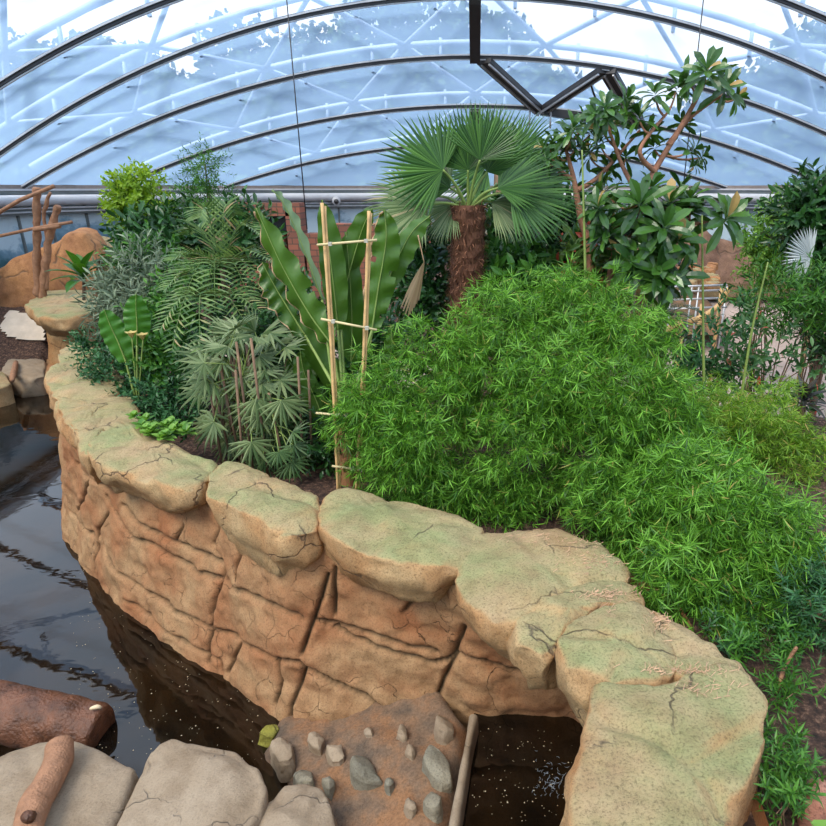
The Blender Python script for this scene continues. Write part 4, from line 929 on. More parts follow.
M_gy = leafmat('grey_leaf', (0.07, 0.11, 0.06), (0.28, 0.34, 0.22), .5, .2)
M_lt = leafmat('light_leaf', (0.08, 0.22, 0.03), (0.25, 0.45, 0.08), .4, .3)
kws = dict(out=.8, grav=.15, rnd=.4, rmin=.45)
kwt = dict(out=.8, grav=0, rnd=.45, rmin=.35)
YT = 11.0
shrub('tree', 'small yellow-green tree with airy crown against the painted wall, left', 'tree', [LB(141, 205, YT, 20, 22), LB(132, 190, YT, 12, 12), LB(152, 222, YT, 14, 14), LB(126, 215, YT, 9, 10), LB(142, 184, YT, 10, 8)], 430, tw_small, M_yl, base=P(120, 330, YT), stem=M_rbark, nst=7, r0=.04, **kwt)
shrub('conifer', 'tiered dark green tree with feathery branches rising against the roof, left', 'tree', [LB(205, 165, 11, 8, 8), LB(203, 180, 11, 17, 5), LB(205, 195, 11, 26, 6), LB(206, 214, 11, 30, 7), LB(206, 232, 11, 34, 10)], 420, tw_fine, M_md, base=P(206, 300, 11), nst=5, r0=.035, **kwt)
shrub('shrub', 'dark leafy shrub under the tiered tree, left background', 'shrub', [LB(185, 245, 10.4, 36, 26), LB(225, 250, 10.4, 30, 22), LB(160, 262, 10.2, 24, 20), LB(245, 235, 10.6, 22, 24), LB(150, 245, 10.4, 22, 18)], 620, tw_med, M_dk, **kws)
shrub('shrub', 'grey-green dusty shrub behind the paddle-leaved plant, left', 'shrub', [LB(132, 292, 8.6, 20, 18), LB(116, 300, 8.4, 14, 12), LB(142, 312, 8.2, 24, 24), LB(150, 278, 8.4, 16, 20)], 330, tw_lanc, M_gy, **kws)
shrub('shrub', 'mid green shrub beside the paddle-leaved plant, between it and the feather palm', 'shrub', [LB(170, 330, 7.8, 26, 26), LB(150, 268, 8.8, 22, 22), LB(178, 365, 7.4, 24, 24), LB(190, 300, 8.0, 20, 26)], 520, tw_small, M_md, **kws)
shrub('shrub', 'bluish small-leaved ground cover around the paddle-leaved plant stems', 'shrub', [LB(120, 375, 7.7, 28, 16), LB(165, 395, 7.2, 34, 18), LB(185, 420, 6.8, 24, 18), LB(105, 348, 8.4, 22, 12), LB(150, 355, 7.9, 26, 16)], 620, tw_small, M_bl, smin=.6, smax=.9, **kws)
shrub('shrub', 'dark undergrowth bush behind the lady palm', 'shrub', [LB(225, 360, 7.0, 40, 24), LB(270, 340, 7.0, 36, 30), LB(280, 305, 7.4, 26, 26), LB(240, 320, 7.4, 30, 20), LB(290, 390, 6.5, 26, 30)], 620, tw_small, M_dk, **kws)
shrub('shrub', 'low dark bush behind the banana stems and the left bamboo', 'shrub', [LB(320, 375, 6.6, 24, 44), LB(395, 350, 6.7, 24, 34), LB(360, 390, 6.4, 30, 34), LB(300, 455, 5.9, 24, 16), LB(425, 300, 7.4, 22, 26), LB(330, 440, 5.7, 18, 24)], 620, tw_small, M_dk, **kws)
shrub('shrub', 'glossy dark broad-leaved bushes around the fan palm trunk, right of it', 'shrub', [LB(520, 235, 8.5, 36, 26), LB(555, 235, 8.5, 34, 28), LB(512, 270, 8.0, 34, 22), LB(430, 270, 7.8, 22, 36), LB(560, 265, 8.0, 30, 18), LB(595, 250, 8.4, 22, 30)], 900, tw_med, M_dk, **kws)
shrub('shrub', 'bright green leafy shrub immediately right of the palm trunk', 'shrub', [LB(506, 272, 7.3, 16, 16), LB(524, 290, 7.0, 18, 12)], 100, tw_med, M_md, **kws)
shrub('flowering_shrub', 'leafy shrub with reddish flowers at the foot of the glossy-leaved tree', 'shrub', [LB(596, 268, 7.6, 20, 18), LB(575, 272, 7.5, 16, 12)], 120, tw_med, leafmat('red_tinged', (0.04, 0.12, 0.02), (0.16, 0.26, 0.05), .4, .2, (0.65, 0.13, 0.08), .18), **kws)
# bird's nest fern like plant, left
def rosette_plant(name, label, cat, base, n, L_, W_, mat, shape='obov', group=None, lo=.2, hi=1.3, bend=.9):
    b = Vector(base); r = thing(name, b, label, cat, group); g = G(); v, f = t_rosette(n, L_, W_, random, shape, bend, .3, lo, hi); g.add(v + np.array(b) + np.array([0, 0, .03]), f); g.build('foliage', mat, r, False)
    g = G(); tube(g, [b - Vector((0, 0, .05)), b + Vector((0, 0, .08))], [.03, .02], 7); g.build('stem', M_gstem, r); return r
def on(px, py, Y): p = P(px, py, Y); return Vector((p.x, p.y, gz(p.x, p.y)))
rp = thing('nest_fern', P(84, 290, 11.6), "glossy broad strap-leaved fern beside the tree posts, left", 'fern'); g = G(); v, f = t_rosette(16, .75, .2, random, 'ellip', .9, .3, .1, 1.2); g.add(v + np.array(P(84, 282, 11.6)), f); g.build('foliage', M_md, rp, False)
g = G(); tube(g, [P(84, 300, 11.6), P(84, 280, 11.6)], .03, 8); g.build('stem', M_stem, rp)
# paddle-leaved plant (left, on the coping edge)
pb = P(138, 408, 7.0); pp = thing('paddle_plant', (pb.x, 7.0, gz(pb.x, 7.0)), 'young plant with two tall paddle leaves and orange-tipped buds behind the left coping', 'plant')
for mid, wp, ro in (([(126, 362), (118, 342), (110, 325), (104, 309)], 26, .3), ([(137, 345), (137, 325), (136, 310), (136, 294)], 25, .15)):
    lf, p0 = paddle(pp, mid, wp, 7.0, ro, leafmat('paddle_leaf', (0.04, 0.14, 0.02), (0.08, 0.24, 0.03), .35, .3)); petiole(pb, p0, .014, 0).build('petiole', M_gstem, lf)
for px, py in ((132, 338), (143, 340)):
    g = G(); c = P(px, py, 6.9); 
    for k in range(6): a = k * 1.05; v, f = strip(.11, .07, 4, 'ellip', .9, .4); g.add(v @ frame((math.cos(a) * .5, math.sin(a) * .5, 1)).T + np.array(c), f)
    b = g.build('bud', leafmat('bud', (0.45, 0.28, 0.08), (0.7, 0.6, 0.25), .5, .2), pp, False); petiole(pb, c, .008, 0).build('stalk', M_gstem, b)
# bright seedling on the coping
h = surf(157, 432); c = h[0] if h else PZ(157, 432, 1.7); sp_ = thing('seedling', c, 'low bright lime green leafy plant growing on the coping, left', 'plant'); g = G()
for k in range(16):
    px, py = random.gauss(157, 15), random.gauss(430, 6); v, f = t_rosette(9, .12, .07, random, 'ellip', .6, .2, .1, 1.2); g.add(v + np.array(PZ(px, py, 1.76)), f)
g.build('foliage', M_lt, sp_, False); g = G(); tube(g, [c - Vector((0, 0, .05)), c + Vector((0, 0, .06))], .012, 6); g.build('stem', M_gstem, sp_)

# ---------- glossy-leaved rosette trees
M_gl = leafmat('glossy_leaf', (0.018, 0.065, 0.010), (0.09, 0.22, 0.03), .28, .2, (0.5, 0.33, 0.12), .025, spec=.6)
ros = [t_rosette(random.randint(12, 16), .29, .085, random, 'obov', .8, .35) for _ in range(5)]
def rosette_tree(name, label, base, branches, heads, Y, s=1.0, r0=.05):
    b = P(*base, Y); b = Vector((b.x, Y, gz(b.x, Y))); r = thing(name, b, label, 'tree'); nodes_ = []
    for br in branches:
        pts = ([b] if br[0] == 'b' else []) + [P(x, y, Y + dy) for x, y, dy in br[1:]]; s_ = spline(pts, 24); g = G(); tube(g, s_, [r0 * (1.1 - .75 * i / 24) if br[0] == 'b' else r0 * (.6 - .35 * i / 24) for i in range(25)], 8); g.build('branch' if br[0] != 'b' else 'trunk', M_rbark, r); nodes_ += s_[4:]
    for hx, hy, sc in heads:
        c = P(hx, hy, Y + random.uniform(-.35, .25)); near = min(nodes_, key=lambda q: (q - c).length + max(0, q.z - c.z) * 2); mm = near.lerp(c, .5) - Vector((0, 0, .03)); g = G(); g2 = G(); tube(g2, spline([near, mm, c], 5), [.014, .013, .012, .011, .010, .009], 5)
        d = (c - near).normalized() + Vector((random.uniform(-.3, .3), -.25, .75)); M = rots(np.array([tuple(d)]), np.array([random.uniform(0, 6.28)])) * (sc * s); v, f = random.choice(ros); g.many(v, f, M, np.array([tuple(c)]))
        if random.random() < .3: M = rots(np.array([tuple(d + Vector((random.uniform(-.6, .6), random.uniform(-.5, .2), -.3)))]), np.array([1.0])) * (sc * s * .8); g.many(*random.choice(ros), M, np.array([tuple(c + Vector((random.uniform(-.1, .1), 0, -.08)))]))
        tg_ = g2.build('twig', M_rbark, r); g.build('leaf_rosette', M_gl, tg_, False)
    return r
rosette_tree('frangipani_tree', 'tallest glossy-leaved tree, reddish branches reaching the roof vent at upper right', (612, 300),
 [('b', (610, 285, 0), (622, 232, 0), (652, 175, 0), (686, 118, 0), (706, 80, 0)), ('c', (640, 198, 0), (622, 165, 0), (605, 118, 0)), ('c', (655, 172, 0), (640, 150, -.2), (668, 112, -.1)), ('c', (668, 145, 0), (690, 118, .1), (722, 95, 0))],
 [(706, 76, 1.1), (724, 92, 1), (690, 84, 1), (676, 92, .9), (655, 98, .9), (622, 105, 1), (605, 112, .9), (615, 125, .9), (596, 118, .8), (640, 122, .9), (734, 100, .7), (690, 152, .85), (700, 158, .7), (655, 150, .8), (625, 160, .8), (648, 135, .8), (683, 126, .7), (722, 78, .8)], 7.0)
rosette_tree('frangipani_tree', 'glossy-leaved tree with thick peeling trunk between the fan palm and tallest tree', (590, 300),
 [('b', (590, 270, 0), (580, 215, 0), (574, 180, 0), (566, 150, 0)), ('c', (578, 190, 0), (600, 175, 0), (640, 130, 0)), ('c', (574, 180, 0), (560, 170, 0), (548, 150, 0))],
 [(566, 140, .9), (552, 146, .8), (582, 126, .9), (560, 158, .8), (590, 135, .8), (600, 128, .7), (575, 150, .8), (590, 158, .8), (608, 170, .8), (558, 172, .7), (600, 145, .7), (572, 132, .8), (548, 162, .7), (545, 150, .7)], 7.1)
rosette_tree('frangipani_tree', 'lower glossy tree with big paddle rosettes in front of the wall, right of centre', (640, 320),
 [('b', (640, 300, 0), (632, 270, 0), (628, 240, 0), (640, 215, 0)), ('c', (632, 265, 0), (655, 245, 0), (690, 225, 0), (722, 222, 0)), ('c', (635, 280, 0), (650, 265, 0), (668, 250, 0))],
 [(620, 215, 1), (640, 210, 1.1), (655, 222, 1.1), (670, 210, 1), (685, 225, 1), (625, 240, 1.1), (645, 245, 1.2), (660, 258, 1.2), (675, 245, 1), (632, 265, 1), (655, 275, 1.1), (670, 280, 1.1), (722, 222, 1.1), (728, 215, .8), (610, 230, .9), (690, 205, .8), (650, 195, .9), (600, 212, .8), (612, 260, .9), (662, 232, 1), (640, 290, .9), (605, 195, .8), (680, 195, .8), (675, 268, 1), (600, 245, .8)], 6.6, 1.3)
# thin upright stems standing free
for k, (pts, lab, mt) in enumerate(((((586, 300), (584, 220), (582, 150)), 'slim green upright stem in front of the thick peeling trunk', M_gstem), (((704, 400), (703, 310), (702, 215)), 'slim green stem with brown foot left of the wooden walkway rail', M_gstem),
    (((694, 452), (700, 425), (703, 400)), 'short brown stub stem above the drooping bamboo', M_stem), (((742, 392), (752, 330), (768, 262)), 'slanting thin stem in front of the visitor path', M_gstem))):
    Yq = 6.4; s_ = spline([P(x, y, Yq) for x, y in pts], 12); s_ = [Vector((s_[0].x, Yq, gz(s_[0].x, Yq)))] + s_; g = G(); tube(g, s_, [.018 - .0008 * i for i in range(14)], 7); tag(g.build('plant_stem', mt, None, True, s_[0]), lab, 'plant')

# ---------- right-hand side plants
shrub('shrub', 'yellow-green fine bush in front of the painted wall, far right', 'shrub', [LB(770, 235, 11.5, 20, 24), LB(765, 260, 11.5, 16, 22), LB(780, 215, 11.5, 14, 12)], 420, tw_small, M_lt, **kwt)
shrub('tree', 'dark broad-leaved tree at the right edge reaching up to the duct', 'tree', [LB(815, 205, 10, 22, 20), LB(826, 245, 10, 30, 32), LB(800, 225, 10, 22, 20), LB(850, 215, 10, 30, 36)], 620, tw_med, M_dk, base=P(830, 330, 10), nst=6, r0=.05, **kws)
shrub('shrub', 'medium green bush with long leaves left of the far right tree, over the path', 'shrub', [LB(780, 300, 9.0, 34, 24), LB(815, 300, 8.8, 28, 24), LB(760, 305, 8.6, 18, 14)], 210, tw_lanc, M_md, **kws)
shrub('shrub', 'dark rounded bush at the right edge below the pale dry fan leaf', 'shrub', [LB(820, 290, 9.6, 22, 30), LB(822, 330, 9.2, 16, 22)], 300, tw_small, M_dk, **kws)
shrub('shrub', 'bluish big-leaved shrub in front of the wooden handrail, right', 'shrub', [LB(705, 345, 8.0, 30, 22), LB(728, 365, 7.8, 26, 24), LB(690, 375, 7.7, 28, 20), LB(728, 315, 8.6, 20, 14), LB(668, 365, 7.8, 26, 18)], 170, tw_med, leafmat('blue_green_leaf', (0.02, 0.08, 0.025), (0.09, 0.24, 0.07), .4, .2), smin=.5, smax=.85, **kws)
shrub('flowering_shrub', 'open shrub with red blooms and drooping leaves over the pink path', 'shrub', [LB(760, 350, 7.6, 34, 22), LB(800, 370, 7.4, 30, 20), LB(745, 380, 7.4, 28, 20), LB(790, 395, 7.0, 26, 16), LB(765, 325, 8, 24, 14)], 95, tw_med, leafmat('open_leaf', (0.02, 0.07, 0.02), (0.09, 0.2, 0.06), .4, .25, (0.55, 0.08, 0.05), .03), smin=.5, smax=.8, **kws)
rp = thing('dark_rosette_plant', on(806, 412, 6.6), 'dark purple-green rosette plant with long strap leaves beside the path, right', 'plant'); g = G(); v, f = t_rosette(22, .42, .06, random, 'lance', .9, .3, .0, 1.2); g.add(v * 1.1 + np.array(P(803, 405, 6.6)), f); g.build('foliage', leafmat('purple_leaf', (0.015, 0.02, 0.015), (0.06, 0.05, 0.04), .35, .1), rp, False)
g = G(); tube(g, [rp.location, P(803, 405, 6.6)], .03, 6); g.build('stem', M_stem, rp)
# pale dried fan leaf
c = P(812, 258, 9.3); rp = thing('dry_fan_palm', on(812, 330, 9.3), 'fan palm with one large silvery dried leaf, far right', 'palm'); g = G(); fan_mesh(g, c, (-.9, -.3, .25), (-.2, -1, .2), .55, 26, 2.9, droop=.3, split=.6); fr = g.build('frond', leafmat('silver_leaf', (0.42, 0.46, 0.46), (0.62, 0.66, 0.66), .6, .2), rp, False); petiole(rp.location, c, .012, .1).build('petiole', M_gstem, fr)
# lower right ground plants
tr_ = [t_twig(12, .22, .12, .022, 'lance', .6, seg=3, spread=1.1) for _ in range(4)]
GP = [([(735, 640, 14, 12), (745, 655, 14, 14)], 'leafy ground plant at the back corner of the big slab'), ([(785, 640, 16, 12), (770, 652, 14, 12)], 'leafy plant right of the needle-covered soil patch'), ([(795, 680, 16, 14), (785, 700, 14, 12)], 'small leafy plant by the leaning stick, right'),
      ([(775, 745, 12, 12), (790, 765, 14, 12)], 'leafy plant beside the right side of the big slab'), ([(790, 800, 18, 12), (780, 818, 14, 10)], 'bottom right leafy plant between slab and reddish stone'), ([(778, 775, 10, 10)], 'tiny leafy sprig against the slab edge')]
for k, (bl, lab) in enumerate(GP):
    lo = []
    for px, py, rx, ry in bl: q = PZ(px, py, 1.45); lo.append((q, (rx / F * (4.0 - 0) * .9, .12, ry / F * 4 * .9)))
    shrub('ground_plant', lab, 'plant', lo, 14 * len(bl), tr_, M_md, 'ground plants beside the slab', nst=3, r0=.005, smin=.4, smax=.7, out=.5, grav=.7, rnd=.4, rmin=.1, cull=2)
shrub('shrub', 'bluish green leafy bush at the right frame edge above the bare mulch', 'shrub', [(PZ(815, 600, 1.6), (.25, .2, .2)), (PZ(840, 620, 1.6), (.25, .2, .2)), (PZ(820, 565, 1.6), (.22, .2, .15)), (PZ(800, 590, 1.5), (.15, .15, .12))], 200, tr_, M_bl, smin=.5, smax=.7, **kws)
shrub('shrub', 'dark underplanting below the drooping bamboo clump, right', 'shrub', [(PZ(760, 610, 1.45), (.35, .25, .12)), (PZ(720, 640, 1.4), (.2, .2, .10)), (PZ(790, 570, 1.45), (.3, .3, .14))], 170, tr_, M_dk, smin=.4, smax=.7, **kws)
g = logmesh([PZ(777, 690, 1.4), PZ(786, 665, 1.5), PZ(797, 647, 1.62)], [.012, .011, .009], 8, 12, .004); tag(g.build('stick', M_branch, None, True, PZ(777, 690, 1.4)), 'thin brown stick leaning up from the soil right of the slab', 'stick')
o = rock('reddish_stone', pz([(800, 790), (812, 780), (830, 785), (840, 805), (820, 815), (803, 808)], 1.45), 1.47, .2, M_red, None, 1, False, .04, .9, .015, 1.03, 61, freq=5, ns=40); tag(o, 'rounded reddish stone lying in the mulch at the bottom right corner', 'stone')
o = rock('pink_log', pz([(770, 575), (790, 568), (792, 580), (774, 588)], 1.5), 1.55, .2, M_red, None, 1, False, .04, .9, .015, 1.03, 62, freq=5, ns=40); tag(o, 'pinkish broken log end under the bamboo, right', 'log')
# big bent leaf in the bottom right corner
q = PZ(812, 822, 1.7); bp_ = thing('corner_plant', q - Vector((-.1, .1, .3)), 'single smooth light green leaf at the bottom right corner', 'plant'); g = G(); v, f = strip(.4, .13, 8, 'ellip', .3, .3); g.add(v @ frame((.4, -.5, .25)).T + np.array(q), f); g.build('leaf', M_lt, bp_); petiole(bp_.location, q, .008).build('stalk', M_gstem, bp_)

# =================================================================== BACKGROUND THINGS
def wallrock(name, label, prof, Y, depth, mat, z0=0.0, cat='rock face', seed=0, dY=0.0):
    """rock face: top line measured on the photograph at depth Y, bulging towards the viewer; full depth"""
    g = G(); top = [P(x, y, Y) for x, y in prof]; s_ = spline(top, 60); V = []; NV_ = 24
    for i, p in enumerate(s_):
        for k in range(NV_ + 1):
            t = k / NV_; z = z0 - .2 + (p.z - z0 + .2) * min(1, t * 1.25) if t < .8 else p.z + .02; yy = Y + (1 - math.cos(min(t / .8, 1) * PI / 2)) * depth * .35 if t < .8 else Y + depth * (.35 + .65 * (t - .8) / .2)
            q = Vector((p.x * (yy / Y) if False else p.x, yy + dY * (i / 60), z)); nn = noise.noise_vector(q * 0.9 + Vector((seed, 0, 0))) * .16 + noise.noise_vector(q * 3) * .05
            blk = min(abs((q.x * .9 + z * .2 + seed) % 1.1 - .05), abs((z + .1 * math.sin(q.x * 2)) % .75 - .04)); nn.y += .05 * math.exp(-(blk / .05) ** 2); V.append(tuple(q + nn))
    g.add(V, [(i * (NV_ + 1) + k, (i + 1) * (NV_ + 1) + k, (i + 1) * (NV_ + 1) + k + 1, i * (NV_ + 1) + k + 1) for i in range(60) for k in range(NV_)])
    o = g.build(name, mat, None, True, (s_[30].x, Y, z0)); return tag(o, label, cat)
wallrock('rock_face', 'orange-brown artificial rock face with a rounded peak behind the tree posts, far left', [(-30, 280), (-12, 270), (20, 258), (42, 245), (52, 234), (66, 231), (76, 240), (88, 262)], 15.0, 1.0, M_orange, 1.2, seed=3)
wallrock('rock_face', 'low tan rock ledge right of the orange peak, behind the fern', [(70, 246), (84, 244), (100, 248), (112, 262)], 15.6, 1.0, M_cap, 1.2, seed=5)
wallrock('rock_face', 'brown artificial rock cliff behind a murky basin, right of the glossy tree', [(640, 240), (670, 228), (700, 226), (712, 232), (724, 242), (745, 244), (760, 250), (775, 252), (800, 262), (812, 268)], 18.6, 1.2, rockmat('brown_rock', (0.34, 0.20, 0.13), (0.20, 0.11, 0.08), cscale=.5, crackw=.02), 1.2, seed=9)
g = G(); g.add([(5.0, 16.2, 1.34), (9.0, 16.0, 1.34), (9.6, 18.9, 1.34), (4.9, 18.9, 1.34)], [(0, 1, 2, 3)]); m_ = plain('murky_water', (0.10, 0.085, 0.03), .08, var=.3, scale=1.0); tag(g.build('basin_water', m_, None, False, (7, 17, 1.34)), 'murky olive water basin below the brown rock cliff', 'water')
# rubble heap by the basin
for i in range(26):
    px, py = random.uniform(676, 716), random.uniform(264, 284); q = P(px, py, 14.5 + (284 - py) * .06); r_ = random.uniform(.10, .2)
    ol = [(q.x + math.cos(a) * r_ * random.uniform(.7, 1.3), q.y + math.sin(a) * r_) for a in (0, 1.1, 2, 3.1, 4.2, 5.3)]
    o = rock('rubble_stone', ol, q.z + .05, .18, M_cap if i % 2 else M_orange, None, 0, True, .03, .9, .03, 1.03, i, ns=12); tag(o, 'tan rubble stone in the heap beside the murky basin', 'stone', 'rubble heap beside the basin')
q = P(696, 292, 14.3); g = G(); V = []
for i in range(11):
    for j in range(7): u, v_ = i / 5 - 1, j / 3 - 1; V.append((q.x + u * 1.0, 14.9 + v_ * .8, .8 + max(0, 1 - u * u) * max(0, 1 - v_ * v_) * .95 + .05 * noise.noise(Vector((u * 3, v_ * 3, 0)))))
g.add(V, [(i * 7 + j, i * 7 + 7 + j, i * 7 + 8 + j, i * 7 + 1 + j) for i in range(10) for j in range(6)]); tag(g.build('sand_mound', M_sand, None, True, (q.x, 14.9, .2)), 'sandy mound under the rubble stones beside the basin', 'mound')
# red ruin wall behind the banana
m, nt, N, L = newmat('red_masonry')
out = N('ShaderNodeOutputMaterial'); b = N('ShaderNodeBsdfPrincipled', Roughness=0.9); tcx = N('ShaderNodeTexCoord'); mp = N('ShaderNodeMapping'); mp.inputs['Rotation'].default_value = (PI / 2, 0, 0); L(tcx.outputs['Object'], mp.inputs[0])
br = N('ShaderNodeTexBrick', Scale=1.6, **{'Mortar Size': .02}); br.inputs['Color1'].default_value = (.36, .12, .07, 1); br.inputs['Color2'].default_value = (.22, .09, .06, 1); br.inputs['Mortar'].default_value = (.10, .07, .05, 1); L(mp.outputs[0], br.inputs['Vector']); L(br.outputs[0], b.inputs['Base Color']); L(b.outputs[0], out.inputs[0]); M_brick = m
hut = thing('brick_ruin', (P(320, 290, 17).x, 17, .1), 'low reddish masonry ruin with dark window openings behind the banana leaves', 'building'); y0 = 17.0
def wp(x0, x1, ya, yb, name, mat, dy=0, d=.6, lab=None):
    a = P(x0, ya, y0); b_ = P(x1, yb, y0); g = G(); box(g, ((a.x + b_.x) / 2, y0 + dy + d / 2, (a.z + b_.z) / 2), (abs(b_.x - a.x), d, abs(a.z - b_.z))); o = g.build(name, mat, hut, False)
    if lab: o['label'] = lab
wp(205, 270, 203, 300, 'wall', M_brick); wp(284, 308, 203, 300, 'wall', M_brick); wp(330, 420, 224, 300, 'wall', M_brick); wp(262, 290, 203, 216, 'lintel', M_brick, .0, .55); wp(262, 290, 232, 300, 'sill_wall', M_brick, .0, .55); wp(304, 334, 234, 300, 'wall', M_brick, .02); wp(262, 290, 214, 236, 'opening', M_steel, .45, .1, 'dark window opening'); wp(395, 432, 216, 300, 'wall', M_brick, -.1)
# posts and poles, far left
tp = thing('climbing_posts', P(45, 300, 13.6), 'group of tied upright debarked tree trunks with crosswise sticks, far left', 'posts')
for pts, r_ in ((((38, 296), (37, 240), (37, 188)), .085), (((42, 300), (48, 245), (58, 205)), .085), (((47, 290), (47, 240), (44, 215), (50, 192)), .04)):
    logmesh([P(x, y, 13.6) for x, y in pts], [r_, r_ * .9, r_ * .85], 12, 40, .03).build('trunk', M_branch, tp)
for pts, r_ in ((((-30, 230), (20, 200), (54, 186)), .04), (((0, 236), (36, 228), (72, 222)), .035), (((34, 230), (60, 226)), .05)):
    g = G(); tube(g, [P(x, y, 13.4) for x, y in pts], r_, 6); g.build('pole', M_branch, tp)
# log-like rocks and sand patch, left
for pts, lab, mt in (([(0, 372), (8, 358), (24, 356), (46, 360), (44, 378), (20, 380)], 'pale oblong block at the far pond edge', M_boulder), ([(-30, 376), (-10, 366), (4, 372), (12, 384), (-20, 392)], 'tan rounded block left of the pale oblong block', M_cap)):
    o = rock('shore_stone', pz(pts, .4), .4, .5, mt, None, 1, False, .05, .95, .03, 1.03, 70, ns=50); tag(o, lab, 'stone')
o = rock('shore_stone', pz([(46, 352), (60, 348), (62, 380), (46, 382)], .35), .35, .6, M_wall, None, 1, False, 0, 1, .03, 1.03, 75, ns=40); tag(o, 'brown block between the mulch and the coping, left', 'stone')
g = G(); sl = [PG(*q) for q in ((0, 330), (10, 314), (34, 315), (45, 326), (46, 344), (20, 342), (8, 338))]; drape(g, [(p.x, p.y) for p in sl], .06, .05); o = g.build('sand_patch', M_sand2 if 'M_sand2' in globals() else plain('pale_sand', (0.56, 0.46, 0.36), .95, bump=.6, scale=4), None, False, (sl[0].x, sl[0].y, .3)); tag(o, 'pale sand patch in the dark mulch, far left', 'sand', kind='stuff')
lg = thing('stub_log', P(14, 375, 10.6), 'tiny orange-brown log leaning on the pale oblong block', 'log'); logmesh([PZ(12, 380, .5), PZ(16, 362, .5)], [.06, .05], 8, 6, .01).build('wood', M_branch, lg)
# railing and wooden handrail, right
rl = thing('metal_railing', P(700, 312, 12.5), 'grey metal railing with horizontal bars on the walkway beside the basin', 'railing')
for a, b in (((668, 287), (727, 285)), ((668, 292), (727, 290)), ((664, 300), (727, 298)), ((664, 309), (727, 307))): g = G(); tube(g, [P(*a, 12.5), P(*b, 12.5)], .022, 6); g.build('rail', M_alu, rl)
for px in (672, 692, 699, 727): g = G(); p = P(px, 286, 12.5); tube(g, [p, (p.x, p.y, gz(p.x, p.y))], .018, 6); g.build('post', M_alu, rl)
rl = thing('wooden_handrail', P(712, 312, 11.2), 'curved orange wooden handrail rising beside the grey metal railing', 'railing')
logmesh([P(688, 322, 11.2), P(702, 317, 11.2), P(716, 308, 11.2), P(724, 299, 11.2), P(728, 288, 11.2)], [.055, .055, .05, .045], 8, 14, .01).build('rail', M_cane, rl)
for px, py in ((722, 288), (702, 304)): g = G(); p = P(px, py, 11.4); tube(g, [p, (p.x, p.y, gz(p.x, p.y))], .035, 6); g.build('post', M_cane, rl)
rl = thing('wooden_handrail', P(650, 335, 10.5), 'lower orange wooden handrail end emerging from the bamboo, right', 'railing')
logmesh([P(648, 338, 10.5), P(660, 334, 10.5), P(672, 328, 10.5), P(684, 322, 10.5)], [.075, .075, .07, .06], 8, 14, .01).build('rail', M_cane, rl)
for px in (664, 682): g = G(); p = P(px, 322, 10.6); tube(g, [p, (p.x, p.y, gz(p.x, p.y))], .05, 6); g.build('post', M_cane, rl)
# barrier post
bp_ = thing('barrier_post', P(809, 340, 10.8), 'orange post with red and blue cap and a dark rope on the path, right', 'post')
g = G(); p = P(809, 328, 10.8); tube(g, [(p.x, p.y, gz(p.x, p.y)), (p.x, p.y, p.z + .1)], .05, 8); g.build('pole', M_cane, bp_)
g = G(); box(g, (p.x, p.y, p.z + .16), (.16, .14, .2)); g.build('red_cap', plain('red_paint', (.6, .03, .02)), bp_, False)
g = G(); box(g, (p.x - .02, p.y, p.z + .31), (.14, .12, .1)); g.build('blue_cap', plain('blue_paint', (.03, .1, .5)), bp_, False)
g = G(); q = P(786, 322, 10.8); tube(g, spline([p + Vector((0, 0, .1)), p.lerp(q, .5) + Vector((0, 0, 0)), q], 8), .03, 6); g.build('rope', M_steel, bp_)

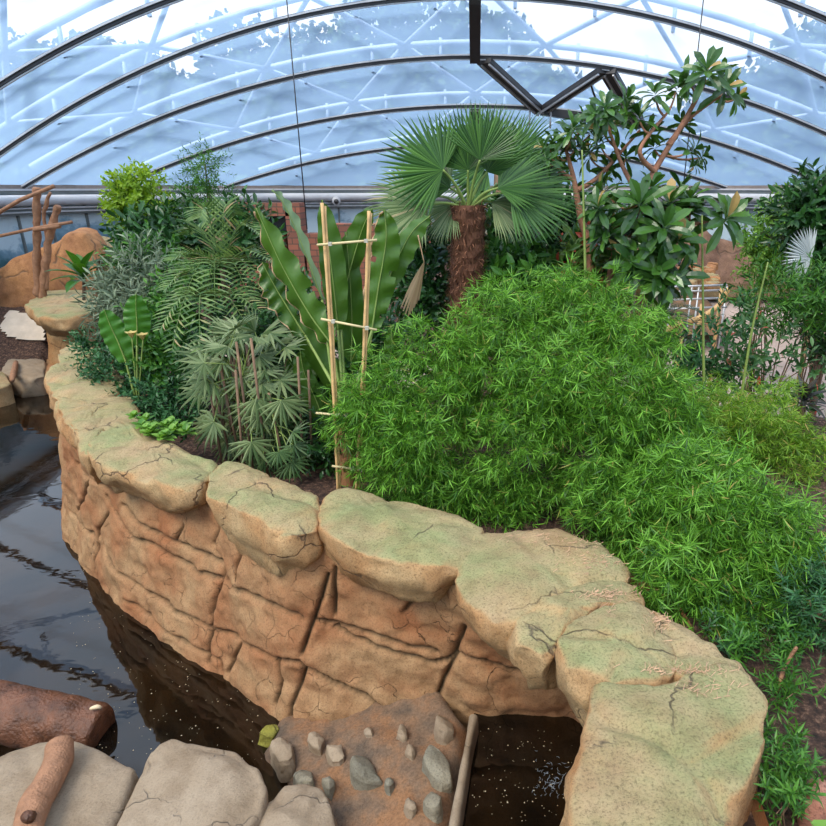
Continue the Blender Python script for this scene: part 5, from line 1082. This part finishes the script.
# =================================================================== OUTSIDE
def leafblob(g, c, r, n, s):
    d = RNG.normal(size=(n, 3)); d /= np.linalg.norm(d, axis=1, keepdims=True); d[d[:, 1] > .3, 1] *= -1; p = np.array(c) + d * np.array(r) * RNG.uniform(.6, 1.05, (n, 1))
    tv = np.array([(-.5, 0, 0), (0, -.35, .1), (.5, 0, 0), (.1, .4, .1), (-.2, .3, 0)]); g.many(tv, [(0, 1, 2, 3, 4)], rots(RNG.normal(size=(n, 3)) + np.array([0, -.6, .6]), RNG.uniform(0, 6, n)) * (s * RNG.uniform(.6, 1.4, (n, 1, 1))), p)
M_out = leafmat('outdoor_leaf', (0.012, 0.03, 0.012), (0.05, 0.09, 0.03), .8, .1, spec=.1)
OT = [(-40, 120, 75, 60, 'left of all the outdoor trees'), (40, 110, 60, 62, 'second outdoor tree from the left'), (120, 105, 60, 55, 'third outdoor tree from the left'), (190, 130, 50, 50, 'lower tree left of the speckled crown'), (248, 90, 46, 62, 'thin speckled crown left of the tallest tree'),
      (330, 110, 60, 70, 'tree left of the tallest outdoor crown'), (400, 80, 66, 78, 'tallest outdoor tree beyond the roof ridge'), (480, 90, 56, 66, 'tree right behind the ridge beam'), (540, 120, 54, 44, 'tree beyond the open roof vent'), (610, 145, 50, 34, 'low tree right of the roof vent'),
      (670, 150, 46, 36, 'low tree behind the glossy-leaved branches'), (740, 125, 54, 48, 'tree above the right duct'), (810, 100, 60, 62, 'rightmost tall outdoor tree')]
for i, (cx, cy, rx, ry, lab) in enumerate(OT):
    Yo = 46 + (i * 7) % 9; c = P(cx, cy, Yo); d = rx / F * Yo * 1.05; r = thing('outdoor_tree', (c.x, Yo, -.6), 'hazy tree outside seen through the roof foil, ' + lab, 'tree', 'trees outside the greenhouse'); g = G()
    for k in range(9):
        a = k * 2.4; q = c + Vector((math.cos(a) * d * .55 * (k > 0), random.uniform(-1, 1), math.sin(a) * ry / F * Yo * .5 * (k > 0))); leafblob(g, q, (d * .5, d * .5, ry / F * Yo * .5), 620 if i != 4 else 260, .55)
    leafblob(g, c - Vector((0, 0, c.z * .42)), (d * .95, d * .6, c.z * .55), 1900, .95)
    g.build('crown', M_out, r, False); g = G(); tube(g, [(c.x, Yo, -.6), (c.x, Yo, c.z)], [.5, .2], 8); g.build('trunk', M_stem, r)
